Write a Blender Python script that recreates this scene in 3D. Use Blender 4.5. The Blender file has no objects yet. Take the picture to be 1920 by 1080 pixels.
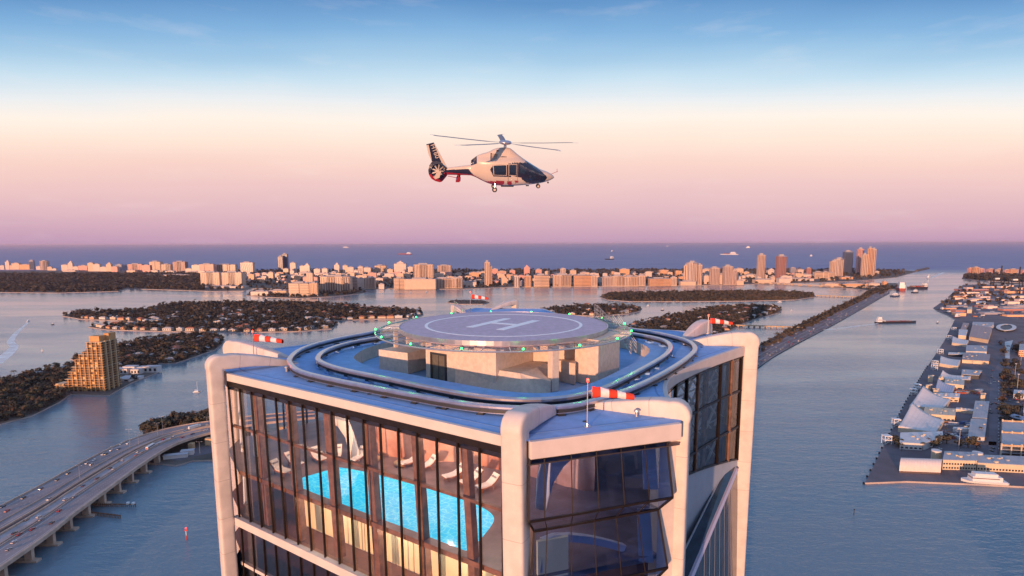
import bpy, math, random
import numpy as np
from mathutils import Vector
R = math.radians
scene = bpy.context.scene
COL = scene.collection

# ---------------------------------------------------------------- camera
F = 1081.0            # focal length in pixels of a 1920 px wide frame
PPY = 588.0           # principal point row
PITCH, ROLL = R(7.0), R(-0.18)
CAM = Vector((0, 0, 222.0))
cam_d = bpy.data.cameras.new('camera'); cam = bpy.data.objects.new('camera', cam_d); COL.objects.link(cam)
cam.location = CAM
from mathutils import Matrix
cam.rotation_euler = (Matrix.Rotation(math.pi/2 - PITCH, 3, 'X') @ Matrix.Rotation(ROLL, 3, 'Z')).to_euler()
cam_d.sensor_width = 36; cam_d.lens = 36*F/1920; cam_d.shift_y = (PPY-540)/1920
cam_d.clip_start = 0.5; cam_d.clip_end = 400000
scene.camera = cam
_M = cam.rotation_euler.to_matrix()

# ---------------------------------------------------------------- sun, sky
SUN_EL, SUN_AZ = R(5.5), R(204.0)      # azimuth of the sun measured clockwise from +Y
sun_dir = Vector((math.sin(SUN_AZ)*math.cos(SUN_EL), math.cos(SUN_AZ)*math.cos(SUN_EL), math.sin(SUN_EL)))
sd = bpy.data.lights.new('sun', 'SUN'); sd.energy = 5.0; sd.angle = R(0.6); sd.color = (1.0, 0.53, 0.30)
so = bpy.data.objects.new('sun', sd); COL.objects.link(so)
so.rotation_euler = sun_dir.to_track_quat('Z', 'Y').to_euler()

def srgb(r, g, b):
    return tuple((c/255/12.92 if c/255 <= 0.04045 else ((c/255+0.055)/1.055)**2.4) for c in (r, g, b))

world = bpy.data.worlds.new('World'); scene.world = world; world.use_nodes = True
nt = world.node_tree; nt.nodes.clear(); N = nt.nodes.new; L = nt.links.new
out = N('ShaderNodeOutputWorld'); bg = N('ShaderNodeBackground'); bg.inputs[1].default_value = 1.0
tc = N('ShaderNodeTexCoord'); sep = N('ShaderNodeSeparateXYZ'); L(tc.outputs['Generated'], sep.inputs[0])
mr = N('ShaderNodeMapRange'); mr.inputs['From Min'].default_value = 0.0; mr.inputs['From Max'].default_value = 1.0
# bend the bands a little with a soft noise so that they are not ruled lines
nz0 = N('ShaderNodeTexNoise'); mp0 = N('ShaderNodeMapping'); mp0.inputs['Scale'].default_value = (2.0, 2.0, 9.0)
L(tc.outputs['Generated'], mp0.inputs[0]); L(mp0.outputs[0], nz0.inputs['Vector']); nz0.inputs['Scale'].default_value = 1.6
ma = N('ShaderNodeMath'); ma.operation = 'MULTIPLY_ADD'; L(nz0.outputs['Fac'], ma.inputs[0]); ma.inputs[1].default_value = 0.03; ma.inputs[2].default_value = -0.015
# height of the sky bands: flatter to the sides than plain elevation, so they look level from the camera
wl = N('ShaderNodeVectorMath'); wl.operation = 'MULTIPLY'; wl.inputs[1].default_value = (0.35, 1, 1); L(tc.outputs['Generated'], wl.inputs[0])
wn = N('ShaderNodeVectorMath'); wn.operation = 'NORMALIZE'; L(wl.outputs[0], wn.inputs[0]); ws = N('ShaderNodeSeparateXYZ'); L(wn.outputs[0], ws.inputs[0])
ma2 = N('ShaderNodeMath'); ma2.operation = 'ADD'; L(ws.outputs['Z'], ma2.inputs[0]); L(ma.outputs[0], ma2.inputs[1])
L(ma2.outputs[0], mr.inputs['Value'])
ramp = N('ShaderNodeValToRGB'); L(mr.outputs[0], ramp.inputs[0])
SKY = [(455, (184,148,178)), (430, (198,159,181)), (395, (212,173,185)), (355, (226,186,188)), (310, (238,200,190)),
       (265, (245,219,203)), (225, (246,232,220)), (190, (226,228,230)), (150, (192,215,230)), (110, (160,195,222)), (60, (124,170,212)), (0, (92,140,192))]
stops = [(max(0.0, math.sin(math.atan((PPY-y)/F)-PITCH)), srgb(*c)) for y, c in SKY]
stops += [(0.50, (0.15, 0.29, 0.53)), (0.75, (0.23, 0.35, 0.62)), (1.0, (0.25, 0.37, 0.66))]
el = ramp.color_ramp.elements
el[0].position = 0; el[0].color = stops[0][1]+(1,)
el[1].position = 1; el[1].color = stops[-1][1]+(1,)
for p, c in stops[1:-1]:
    e = el.new(p); e.color = c+(1,)
# thin cirrus
mp = N('ShaderNodeMapping'); mp.inputs['Scale'].default_value = (3.0, 3.0, 16.0); mp.inputs['Rotation'].default_value = (0.25, 0.1, 0.5); L(tc.outputs['Generated'], mp.inputs[0])
nz = N('ShaderNodeTexNoise'); nz.inputs['Scale'].default_value = 2.2; nz.inputs['Detail'].default_value = 9; nz.inputs['Roughness'].default_value = 0.62; L(mp.outputs[0], nz.inputs['Vector'])
cr = N('ShaderNodeValToRGB'); cr.color_ramp.elements[0].position = 0.55; cr.color_ramp.elements[1].position = 0.82; cr.color_ramp.elements[1].color = (0.18,)*3+(1,)
L(nz.outputs['Fac'], cr.inputs[0])
mx = N('ShaderNodeMix'); mx.data_type = 'RGBA'; L(cr.outputs[0], mx.inputs[0]); L(ramp.outputs[0], mx.inputs[6]); mx.inputs[7].default_value = srgb(248,232,226)+(1,)
sky = N('ShaderNodeTexSky'); sky.sky_type = 'NISHITA'; sky.sun_disc = False; sky.sun_elevation = SUN_EL; sky.sun_rotation = SUN_AZ; sky.altitude = 200
vs = N('ShaderNodeVectorMath'); vs.operation = 'SCALE'; vs.inputs['Scale'].default_value = 0.01; L(sky.outputs[0], vs.inputs[0])
ad = N('ShaderNodeVectorMath'); ad.operation = 'ADD'; L(mx.outputs[2], ad.inputs[0]); L(vs.outputs[0], ad.inputs[1])
L(ad.outputs[0], bg.inputs[0]); L(bg.outputs[0], out.inputs[0])

vs_ = scene.view_settings; vs_.view_transform = 'Standard'; vs_.look = 'None'; vs_.exposure = 0.12; vs_.gamma = 1.0
scene.cycles.max_bounces = 8; scene.cycles.transparent_max_bounces = 24; scene.cycles.volume_bounces = 0
scene.cycles.transmission_bounces = 6; scene.cycles.sample_clamp_indirect = 4; scene.cycles.use_denoising = True
scene.cycles.caustics_reflective = False; scene.cycles.caustics_refractive = False

# ---------------------------------------------------------------- picture rows and columns to ground positions (measuring aid)
def ray(px, py):
    return _M @ Vector(((px-960)/F, (PPY-py)/F, -1.0))
def U(px, py, z=0.0):
    d = ray(px, py); t = (z-CAM.z)/d.z
    return CAM + d*t
def UY(px, py, Y):
    d = ray(px, py); return CAM + d*(Y/d.y)
_Mi = _M.transposed()
def PX(p):
    c = _Mi @ (Vector(p)-CAM); return (960 + F*c.x/-c.z, PPY - F*c.y/-c.z)

# ---------------------------------------------------------------- materials
MATS = {}
def mat(name, col, rough=0.7, metal=0.0, var=0.0, vscale=1.0, bump=0.0, bscale=20.0, emit=None, estr=0.0, spec=0.5, detail=4, col2=None, coat=0):
    if name in MATS: return MATS[name]
    m = bpy.data.materials.new(name); m.use_nodes = True; t = m.node_tree; b = t.nodes['Principled BSDF']
    b.inputs['Base Color'].default_value = tuple(col)+(1,); b.inputs['Roughness'].default_value = rough; b.inputs['Metallic'].default_value = metal
    b.inputs['Specular IOR Level'].default_value = spec; b.inputs['Coat Weight'].default_value = coat
    if emit: b.inputs['Emission Color'].default_value = tuple(emit)+(1,); b.inputs['Emission Strength'].default_value = estr
    if var or bump or col2:
        tcn = t.nodes.new('ShaderNodeTexCoord')
    if var or col2:
        n = t.nodes.new('ShaderNodeTexNoise'); n.inputs['Scale'].default_value = vscale; n.inputs['Detail'].default_value = detail; n.inputs['Roughness'].default_value = 0.6
        t.links.new(tcn.outputs['Object'], n.inputs['Vector'])
        r = t.nodes.new('ShaderNodeValToRGB'); t.links.new(n.outputs['Fac'], r.inputs[0])
        a = [c*(1-var) for c in col]; c2 = col2 if col2 else [min(1, c*(1+var)) for c in col]
        r.color_ramp.elements[0].position = 0.35; r.color_ramp.elements[1].position = 0.65
        r.color_ramp.elements[0].color = tuple(a)+(1,); r.color_ramp.elements[1].color = tuple(c2)+(1,)
        t.links.new(r.outputs[0], b.inputs['Base Color'])
    if bump:
        n2 = t.nodes.new('ShaderNodeTexNoise'); n2.inputs['Scale'].default_value = bscale; n2.inputs['Detail'].default_value = 5
        t.links.new(tcn.outputs['Object'], n2.inputs['Vector'])
        bp = t.nodes.new('ShaderNodeBump'); bp.inputs['Strength'].default_value = bump; bp.inputs['Distance'].default_value = 0.02
        t.links.new(n2.outputs['Fac'], bp.inputs['Height']); t.links.new(bp.outputs[0], b.inputs['Normal'])
    MATS[name] = m
    return m

def glass_mat(name, tint, refl=0.08, rough=0.02, ior=1.5, gc=(.95,.95,1)):
    m = bpy.data.materials.new(name); m.use_nodes = True; t = m.node_tree; t.nodes.clear()
    o = t.nodes.new('ShaderNodeOutputMaterial'); tr = t.nodes.new('ShaderNodeBsdfTransparent'); tr.inputs[0].default_value = tuple(tint)+(1,)
    g = t.nodes.new('ShaderNodeBsdfGlossy'); g.inputs['Roughness'].default_value = rough; g.inputs['Color'].default_value = tuple(gc)+(1,)
    fr = t.nodes.new('ShaderNodeFresnel'); fr.inputs['IOR'].default_value = ior
    mu = t.nodes.new('ShaderNodeMath'); mu.operation = 'MULTIPLY_ADD'; t.links.new(fr.outputs[0], mu.inputs[0]); mu.inputs[1].default_value = 1.0; mu.inputs[2].default_value = refl; mu.use_clamp = True
    x = t.nodes.new('ShaderNodeMixShader'); t.links.new(mu.outputs[0], x.inputs[0]); t.links.new(tr.outputs[0], x.inputs[1]); t.links.new(g.outputs[0], x.inputs[2]); t.links.new(x.outputs[0], o.inputs[0])
    MATS[name] = m
    return m

# ---------------------------------------------------------------- mesh builder
def off(o):
    v = Vector((0,0,0))
    while o is not None: v += o.location; o = o.parent
    return v
class MB:
    def __init__(s): s.v = []; s.f = []; s.m = []; s.mi = 0
    def add(s, vs, fs):
        b = len(s.v); s.v += [tuple(v) for v in vs]
        for f in fs: s.f.append([i+b for i in f]); s.m.append(s.mi)
        return s
    def box(s, x0, y0, z0, x1, y1, z1):
        return s.prism([(x0,y0),(x1,y0),(x1,y1),(x0,y1)], z0, z1)
    def cbox(s, c, sx, sy, sz, rz=0.0, base=False):
        ca, sa = math.cos(rz), math.sin(rz); pts = []
        for a, b in ((-1,-1),(1,-1),(1,1),(-1,1)):
            x, y = a*sx/2, b*sy/2; pts.append((c[0]+x*ca-y*sa, c[1]+x*sa+y*ca))
        z0 = c[2] if base else c[2]-sz/2
        return s.prism(pts, z0, z0+sz)
    def prism(s, pts, z0, z1, top=None):
        n = len(pts); a = sum(pts[i][0]*pts[(i+1)%n][1]-pts[(i+1)%n][0]*pts[i][1] for i in range(n))
        if a < 0: pts = pts[::-1]; top = top[::-1] if top else None
        tp = top or pts
        v = [(p[0],p[1],z0) for p in pts]+[(p[0],p[1],z1) for p in tp]
        f = [list(range(n))[::-1], list(range(n,2*n))]+[[i,(i+1)%n,n+(i+1)%n,n+i] for i in range(n)]
        return s.add(v, f)
    def tube(s, p0, p1, r0, r1=None, n=8, cap=True):
        p0 = Vector(p0); p1 = Vector(p1); r1 = r0 if r1 is None else r1
        d = (p1-p0).normalized(); a = d.orthogonal().normalized(); b = d.cross(a)
        v = []
        for p, r in ((p0,r0),(p1,r1)):
            for i in range(n):
                t = 2*math.pi*i/n; v.append(p+a*(r*math.cos(t))+b*(r*math.sin(t)))
        f = [[i,(i+1)%n,n+(i+1)%n,n+i] for i in range(n)]
        if cap: f += [list(range(n))[::-1], list(range(n,2*n))]
        return s.add(v, f)
    def path(s, pts, r, n=6, closed=False):
        pts = [Vector(p) for p in pts]
        prof = [(r*math.cos(2*math.pi*i/n), r*math.sin(2*math.pi*i/n)) for i in range(n)]
        return s.sweep(pts, prof, closed)
    def sweep(s, pts, prof, closed=False, up=Vector((0,0,1)), scale=None, caps=True):
        # prof: (side, up) pairs
        pts = [Vector(p) for p in pts]; m = len(pts); n = len(prof); v = []
        for i, p in enumerate(pts):
            a = pts[(i-1)%m] if (closed or i > 0) else p
            b = pts[(i+1)%m] if (closed or i < m-1) else p
            t = (b-a).normalized(); sd_ = t.cross(up)
            if sd_.length < 1e-4: sd_ = t.orthogonal()
            sd_.normalize(); u = sd_.cross(t)
            sc = scale[i] if scale else (1,1)
            for x, z in prof: v.append(p+sd_*(x*sc[0])+u*(z*sc[1]))
        f = []
        for i in range(m if closed else m-1):
            j = (i+1)%m
            for k in range(n): f.append([i*n+k, i*n+(k+1)%n, j*n+(k+1)%n, j*n+k])
        if not closed and caps: f += [list(range(n))[::-1], list(range((m-1)*n, m*n))]
        return s.add(v, f)
    def lathe(s, c, prof, n=24):
        v = []; m = len(prof)
        for r, z in prof:
            for i in range(n):
                t = 2*math.pi*i/n; v.append((c[0]+r*math.cos(t), c[1]+r*math.sin(t), c[2]+z))
        f = [[j*n+i, j*n+(i+1)%n, (j+1)*n+(i+1)%n, (j+1)*n+i] for j in range(m-1) for i in range(n)]
        f += [list(range(n))[::-1], list(range((m-1)*n, m*n))]
        return s.add(v, f)
    def ring(s, c, r0, r1, z0, z1, n=64):
        v = []
        for r, z in ((r0,z0),(r1,z0),(r1,z1),(r0,z1)):
            for i in range(n):
                t = 2*math.pi*i/n; v.append((c[0]+r*math.cos(t), c[1]+r*math.sin(t), z))
        f = [[j*n+i, j*n+(i+1)%n, ((j+1)%4)*n+(i+1)%n, ((j+1)%4)*n+i] for j in range(4) for i in range(n)]
        return s.add(v, f)
    def quad(s, a, b, c, d): return s.add([a,b,c,d], [[0,1,2,3]])
    def grid(s, P):   # rows of points
        h = len(P); w = len(P[0]); v = [p for r in P for p in r]
        return s.add(v, [[j*w+i, j*w+i+1, (j+1)*w+i+1, (j+1)*w+i] for j in range(h-1) for i in range(w-1)])
    def build(s, name, mats, parent=None, smooth=False, bevel=0.0, solid=0.0, label=None, local=False, auto=None):
        me = bpy.data.meshes.new(name)
        o3 = off(parent) if (parent is not None and not local) else Vector((0,0,0))
        me.from_pydata([(a-o3.x, b-o3.y, c-o3.z) for a, b, c in s.v], [], s.f)
        if not isinstance(mats, (list, tuple)): mats = [mats]
        for m in mats: me.materials.append(m)
        if len(mats) > 1: me.polygons.foreach_set('material_index', s.m)
        if smooth or auto: me.polygons.foreach_set('use_smooth', [True]*len(me.polygons))
        if auto:
            me.set_sharp_from_angle(angle=R(auto))
        me.update()
        o = bpy.data.objects.new(name, me); COL.objects.link(o); o.parent = parent
        if solid:
            md = o.modifiers.new('solid','SOLIDIFY'); md.thickness = solid; md.offset = 0
        if bevel:
            md = o.modifiers.new('bevel','BEVEL'); md.width = bevel; md.segments = 3; md.limit_method = 'ANGLE'; md.angle_limit = R(35)
        if label: o['label'] = label
        return o

def tag(o, label=None, cat=None, group=None, kind=None):
    if label: o['label'] = label
    if cat: o['category'] = cat
    if group: o['group'] = group
    if kind: o['kind'] = kind
    return o
def thing(name, label, cat, loc=(0,0,0), rz=0.0, group=None):
    o = bpy.data.objects.new(name, None); COL.objects.link(o); o.location = loc; o.rotation_euler = (0,0,rz); o.empty_display_size = 1
    return tag(o, label, cat, group)
def kids(o): return KIDS.get(o.name) or [c for c in bpy.data.objects if c.parent == o]
KIDS = {}
def dup(root, loc, rz=0.0, label=None, group=None, scale=None, name=None):
    def cp(o, par):
        c = o.copy(); COL.objects.link(c)
        if par is not None: c.parent = par
        if o.name not in KIDS: KIDS[o.name] = [k for k in bpy.data.objects if k.parent == o]
        for k in KIDS[o.name]: cp(k, c)
        return c
    r = cp(root, None); r.location = loc; r.rotation_euler = (0,0,rz)
    if scale: r.scale = scale if isinstance(scale, (tuple, list)) else (scale,)*3
    if label: r['label'] = label
    if group: r['group'] = group
    return r
def ordw(n):
    w = ['','leftmost','second','third','fourth','fifth','sixth','seventh','eighth','ninth','tenth']
    if n < len(w): return w[n]
    s = 'th' if 10 <= n % 100 <= 20 else {1:'st',2:'nd',3:'rd'}.get(n % 10, 'th')
    return f'{n}{s}'
def inpoly(x, y, P):
    c = False; n = len(P); j = n-1
    for i in range(n):
        if (P[i][1] > y) != (P[j][1] > y) and x < (P[j][0]-P[i][0])*(y-P[i][1])/(P[j][1]-P[i][1])+P[i][0]: c = not c
        j = i
    return c
def rs(pts, n):   # resample polyline
    pts = [Vector(p) for p in pts]; d = [0]
    for a, b in zip(pts, pts[1:]): d.append(d[-1]+(b-a).length)
    o = []
    for k in range(n):
        t = d[-1]*k/(n-1); i = 0
        while i < len(d)-2 and d[i+1] < t: i += 1
        o.append(pts[i].lerp(pts[i+1], (t-d[i])/max(1e-9, d[i+1]-d[i])))
    return o
def spline(pts, n=8, closed=False):   # Catmull-Rom
    P = [Vector(p) for p in pts]; m = len(P); o = []
    for i in range(m if closed else m-1):
        if closed: a, b, c, d = P[i-1], P[i], P[(i+1)%m], P[(i+2)%m]
        else: a, b, c, d = P[max(0,i-1)], P[i], P[i+1], P[min(m-1,i+2)]
        for k in range(n):
            t = k/n
            o.append(0.5*((2*b)+(c-a)*t+(2*a-5*b+4*c-d)*t*t+(3*b-3*c+d-a)*t**3))
    if not closed: o.append(P[-1])
    return o

# shared materials
M_wht = mat('column_render', (0.62,0.54,0.49), 0.55, var=0.09, vscale=0.9, detail=9, bump=0.15, bscale=3)
M_deck = mat('sky_tinted_deck', (0.24,0.42,0.72), 0.8, var=0.10, vscale=1.2, bump=0.5, bscale=9, detail=8)  # blue of the skylight is tinted into the base colour of a pale deck
M_fascia = mat('fascia_render', (0.62,0.54,0.50), 0.6, var=0.05, vscale=0.8)
M_brn = mat('dark_bronze', (0.022,0.015,0.013), 0.4, metal=0.3, var=0.2, vscale=2)
M_brn2 = mat('bronze_fin', (0.24,0.13,0.09), 0.5, metal=0.1, var=0.3, vscale=1.5)
M_steel = mat('brushed_steel', (0.55,0.52,0.56), 0.28, metal=0.85, var=0.1, vscale=1.5)
M_galv = mat('galvanised_steel', (0.42,0.42,0.44), 0.4, metal=0.6)
M_dark = mat('dark_steel', (0.04,0.045,0.055), 0.5, metal=0.3)
M_blk = mat('black_rubber', (0.015,0.015,0.018), 0.7)
M_white = mat('white_paint', (0.78,0.77,0.75), 0.5)
M_red = mat('red_fabric', (0.62,0.045,0.015), 0.75, var=0.12, vscale=6, bump=0.6, bscale=7)
M_wfab = mat('white_fabric', (0.78,0.72,0.68), 0.8, var=0.07, vscale=6, bump=0.6, bscale=7)
M_conc = mat('board_marked_concrete', (0.62,0.50,0.43), 0.85, var=0.12, vscale=2.5, bump=0.5, bscale=12, detail=8)
# ================================================================ the glass skyscraper under the helipad
ZD, ZC, ZF, ZB = 211.0, 209.6, 202.3, 198.2     # roof deck, ceiling, pool floor, bottom of the tall glass
tower = thing('glass_skyscraper', 'tall glass tower with pale curving columns and a flat roof under the round helipad', 'skyscraper', (0, 52, 0))
CL, CR_ = (-24.3, 48.3), (-0.55, 32.1)            # left glass facade ends
BL_, BR_ = (0.95, 31.0), (9.65, 34.0)              # bay
arcR = [tuple(p)[:2] for p in spline([(11.3,37.6,0),(11.2,41,0),(12.9,46.4,0),(16.6,51.6,0),(20.8,56.4,0),(24.7,60.4,0)], 5)]
backR = [(24.3,64.0),(23.8,69.8),(20.8,71.4),(15.5,73.4),(10.5,79),(7.6,87),(5.2,96.3)]
backL = [(-6.2,97.5),(-9.5,91),(-11.5,82),(-14.8,73.5),(-19.5,65.5),(-24.8,60.4),(-28.6,57.2),(-28.0,53.6)]
PLAN = [CL, CR_, BL_, (10.3,34.25), (11.0,36.2)]+arcR+backR+backL
# pit inside the inner rail
pit = [tuple(U(x,y,ZD))[:2] for x,y in [(664,673),(672,661),(692,651),(730,641),(790,630),(1000,622),(1150,630),(1190,640),(1213,650),(1218,660),(1200,674),(1160,695),(1115,716),(1060,733),(1000,737),(930,731),(850,717),(760,700),(700,689)]]
pit = [tuple(p)[:2] for p in spline([(x,y,0) for x,y in pit], 3, True)]
ZP = 209.7
# roof deck as a sheet with the pit cut out
import bmesh
def holed(outer, hole, z, name, m, parent):
    bm = bmesh.new(); E = []
    for P in (outer, hole):
        vs = [bm.verts.new((x, y, z)) for x, y in P]
        E += [bm.edges.new((vs[i], vs[(i+1)%len(vs)])) for i in range(len(vs))]
    bmesh.ops.triangle_fill(bm, use_beauty=True, use_dissolve=False, edges=E)
    bad = [f for f in bm.faces if inpoly(*tuple(f.calc_center_median())[:2], hole)]
    bmesh.ops.delete(bm, geom=bad, context='FACES')
    for f in bm.faces:
        if f.normal.z < 0: f.normal_flip()
    o3 = off(parent)
    for v in bm.verts: v.co -= o3
    me = bpy.data.meshes.new(name); bm.to_mesh(me); me.materials.append(m)
    o = bpy.data.objects.new(name, me); COL.objects.link(o); o.parent = parent
    return o
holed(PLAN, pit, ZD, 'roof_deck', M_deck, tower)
b = MB(); b.add([(x,y,ZD) for x,y in pit]+[(x,y,ZP) for x,y in pit], [[i,(i+1)%len(pit),len(pit)+(i+1)%len(pit),len(pit)+i] for i in range(len(pit))])
b.build('pit_wall', M_conc, tower)
holed(PLAN, pit, ZC, 'ceiling', mat('ceiling', (0.30,0.2,0.16), 0.8), tower)
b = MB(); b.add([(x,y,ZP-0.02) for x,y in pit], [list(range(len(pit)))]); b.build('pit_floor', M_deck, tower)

def wallstrip(pts, z0, z1, name, m, thick=0.0, closed=False, zs=None, smooth=False):
    b = MB(); n = len(pts)
    v = []; 
    for i,(x,y) in enumerate(pts):
        a, c = (zs[i] if zs else (z0, z1)); v += [(x,y,a),(x,y,c)]
    b.add(v, [[2*i,2*((i+1)%n),2*((i+1)%n)+1,2*i+1] for i in range(n if closed else n-1)])
    return b.build(name, m, tower, solid=thick, smooth=smooth)
# fascia band (a slightly raised roof edge)
def fascia(pts, h0=ZD-0.62, h1=ZD+0.03, w=0.35):
    b = MB(); b.sweep([(x,y,0) for x,y in pts], [(-w/2,h0),(w/2,h0),(w/2,h1),(-w/2,h1)]); b.build('fascia', M_fascia, tower, bevel=0.05)
fascia([CL, CR_]); fascia([BL_, (10.3,34.25)], ZD-1.0); 
fascia(arcR, ZD-0.95); fascia(backR[1:]); fascia(backL[:-2]); fascia([backL[-3], backL[-2], backL[-1]]); fascia([(5.2,96.3),(-6.2,97.5)])
# dark head band
def band(pts, z0, z1, w, m, name='band', bev=0):
    b = MB(); b.sweep([(x,y,0) for x,y in pts], [(-w/2,z0),(w/2,z0),(w/2,z1),(-w/2,z1)]); return b.build(name, m, tower, bevel=bev)
band([CL,CR_], ZD-1.05, ZD-0.622, 0.30, M_brn, 'head_frame')

# glass: left facade
G_left = glass_mat('clear_glass', (0.96,0.91,0.90), 0.075)
G_bay = glass_mat('blue_glass', (0.42,0.56,0.92), 0.10, gc=(.45,.6,1))
G_right = glass_mat('grey_glass', (0.78,0.82,0.88), 0.05)
def P2(a, b, t): return (a[0]+(b[0]-a[0])*t, a[1]+(b[1]-a[1])*t)
cl, cr = Vector(CL), Vector(CR_); fd = (cr-cl).normalized(); fn = Vector((fd.y, -fd.x))   # outward (towards viewer)
if fn.y > 0: fn = -fn
def fac(s, depth=0.0):  # point along the left facade, s in metres, depth inwards
    p = cl+fd*s-fn*depth; return (p.x, p.y)
FL = (cr-cl).length
b = MB(); b.quad((*fac(0,.06),ZB),(*fac(FL,.06),ZB),(*fac(FL,.06),ZD-1.05),(*fac(0,.06),ZD-1.05)); b.build('glass_pane', G_left, tower)
NM = 17
lean = 0.45
for i in range(NM+1):
    s = FL*(i/NM); s2 = min(FL, s+lean*(1-i/NM))
    b = MB(); 
    for w, d0, d1 in ((0.11,-0.10,0.05),):
        a = [(*fac(s-w/2, d0),ZD-1.05),(*fac(s+w/2, d0),ZD-1.05),(*fac(s+w/2, d1),ZD-1.05),(*fac(s-w/2, d1),ZD-1.05)]
        c = [(*fac(s2-w/2, d0),ZB),(*fac(s2+w/2, d0),ZB),(*fac(s2+w/2, d1),ZB),(*fac(s2-w/2, d1),ZB)]
        b.add(c+a, [[3,2,1,0],[4,5,6,7],[0,1,5,4],[1,2,6,5],[2,3,7,6],[3,0,4,7]])
    b.build('mullion', M_brn, tower)
band([fac(0,.22),fac(FL,.22)], 206.25, 206.45, 0.22, M_brn2, 'transom')
# thick bronze fins behind the glass
for k,(s,w) in enumerate([(3.4,.55),(7.9,.6),(12.6,.65),(17.0,.6),(21.6,.55),(25.8,.5)]):
    b = MB(); a0 = [(*fac(s-w/2+.35,.45),ZB),(*fac(s+w/2+.35,.45),ZB),(*fac(s+w/2+.35,1.0),ZB),(*fac(s-w/2+.35,1.0),ZB)]
    a1 = [(*fac(s-w/2-.35,.45),ZC),(*fac(s+w/2-.35,.45),ZC),(*fac(s+w/2-.35,1.0),ZC),(*fac(s-w/2-.35,1.0),ZC)]
    b.add(a0+a1, [[3,2,1,0],[4,5,6,7],[0,1,5,4],[1,2,6,5],[2,3,7,6],[3,0,4,7]]); b.build('inner_fin', M_brn2, tower)
# bottom band of the tall window, then the floors below
band([fac(-.2,-.1),fac(FL,-.1)], ZB-0.7, ZB, 0.5, M_fascia, 'floor_band', 0.05)
b = MB(); b.quad((*fac(0,.1),ZB-9),(*fac(FL,.1),ZB-9),(*fac(FL,.1),ZB-.7),(*fac(0,.1),ZB-.7)); b.build('glass_pane', G_left, tower)
for i in range(0, NM+1, 1):
    s = min(FL,FL*i/NM+.45*(1-i/NM)); b = MB(); p, q = fac(s,-.02), fac(s+.1,-.02); p2, q2 = fac(s,.12), fac(s+.1,.12)
    b.prism([p,q,q2,p2], ZB-9, ZB-.7); b.build('mullion', M_brn, tower)
band([fac(0,.2),fac(FL,.2)], ZB-4.6, ZB-4.3, 0.3, M_fascia, 'floor_band')

# floors
M_floor = mat('dark_stone_floor', (0.22,0.165,0.165), 0.35, var=0.25, vscale=0.6, detail=6)
M_floor2 = mat('brown_floor', (0.26,0.11,0.085), 0.5, var=0.15, vscale=0.6)
inner = [fac(0.2,.35), fac(FL-.3,.35), (1.2,31.8), (9.0,34.4), (10.9,38)]+[(x-.45,y+.1) for x,y in arcR[2:]]+[(23.9,64),(23.2,69.4),(15.0,72.8),(10,78),(4,90),(-6,92),(-11,81),(-14.3,73),(-19.2,65),(-24.4,59.8),(-27.8,57),(-27.4,53.6)]
# pool basin outline on the floor
pool = [tuple(U(x,y,ZF))[:2] for x,y in [(554,902),(560,898),(578,892),(628,878),(642,877),(700,888),(770,907),(845,928),(895,947),(920,962),(926,976),(912,998),(893,1019),(877,1031),(863,1029),(790,1001),(720,975),(650,948),(578,920),(562,912)]]
pool = [tuple(p)[:2] for p in spline([(x,y,0) for x,y in pool], 3, True)]
holed(inner, pool, ZF, 'pool_floor', M_floor, tower)
holed(inner, pool, ZF-0.35, 'floor_soffit', M_fascia, tower)
wallstrip([fac(.2,.33),fac(FL-.3,.33)], ZF-.35, ZF+0.005, 'floor_edge', M_brn2, 0.04)
b = MB(); b.add([(x,y,ZB-.3) for x,y in inner], [list(range(len(inner)))]); b.build('lower_floor', M_floor2, tower)
b = MB(); b.add([(x,y,ZB-4.5) for x,y in inner], [list(range(len(inner)))]); b.build('lower_floor', M_floor2, tower)
# pool: tiled basin, water with ripples
M_tile = mat('pool_tile', (0.10,0.62,0.80), 0.4, emit=(0.02,0.42,0.62), estr=0.55)  # pool light is put into the tile as emission
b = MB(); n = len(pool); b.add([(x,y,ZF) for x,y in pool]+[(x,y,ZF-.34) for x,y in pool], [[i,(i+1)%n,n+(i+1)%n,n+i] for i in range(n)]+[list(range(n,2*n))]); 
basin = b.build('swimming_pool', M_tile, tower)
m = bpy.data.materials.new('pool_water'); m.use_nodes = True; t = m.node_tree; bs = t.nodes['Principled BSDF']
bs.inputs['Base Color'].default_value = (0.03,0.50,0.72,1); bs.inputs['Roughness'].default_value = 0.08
# pool water: the glow and a caustic light net are painted into its emission
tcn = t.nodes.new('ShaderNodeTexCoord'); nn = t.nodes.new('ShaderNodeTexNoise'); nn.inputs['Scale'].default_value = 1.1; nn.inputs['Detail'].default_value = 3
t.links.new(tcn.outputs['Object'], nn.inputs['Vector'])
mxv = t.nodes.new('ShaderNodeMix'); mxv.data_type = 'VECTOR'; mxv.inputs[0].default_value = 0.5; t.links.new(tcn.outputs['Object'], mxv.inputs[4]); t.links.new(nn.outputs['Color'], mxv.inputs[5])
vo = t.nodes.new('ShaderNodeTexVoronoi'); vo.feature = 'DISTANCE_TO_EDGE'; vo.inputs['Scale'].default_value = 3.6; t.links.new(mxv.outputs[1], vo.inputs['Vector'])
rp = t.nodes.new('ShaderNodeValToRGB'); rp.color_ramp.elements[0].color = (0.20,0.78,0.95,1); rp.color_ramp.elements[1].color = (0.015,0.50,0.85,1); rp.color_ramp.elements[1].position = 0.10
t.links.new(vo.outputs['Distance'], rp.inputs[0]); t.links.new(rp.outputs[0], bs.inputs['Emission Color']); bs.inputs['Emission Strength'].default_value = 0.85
bp = t.nodes.new('ShaderNodeBump'); bp.inputs['Strength'].default_value = 0.3; t.links.new(nn.outputs['Fac'], bp.inputs['Height']); t.links.new(bp.outputs[0], bs.inputs['Normal'])
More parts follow.
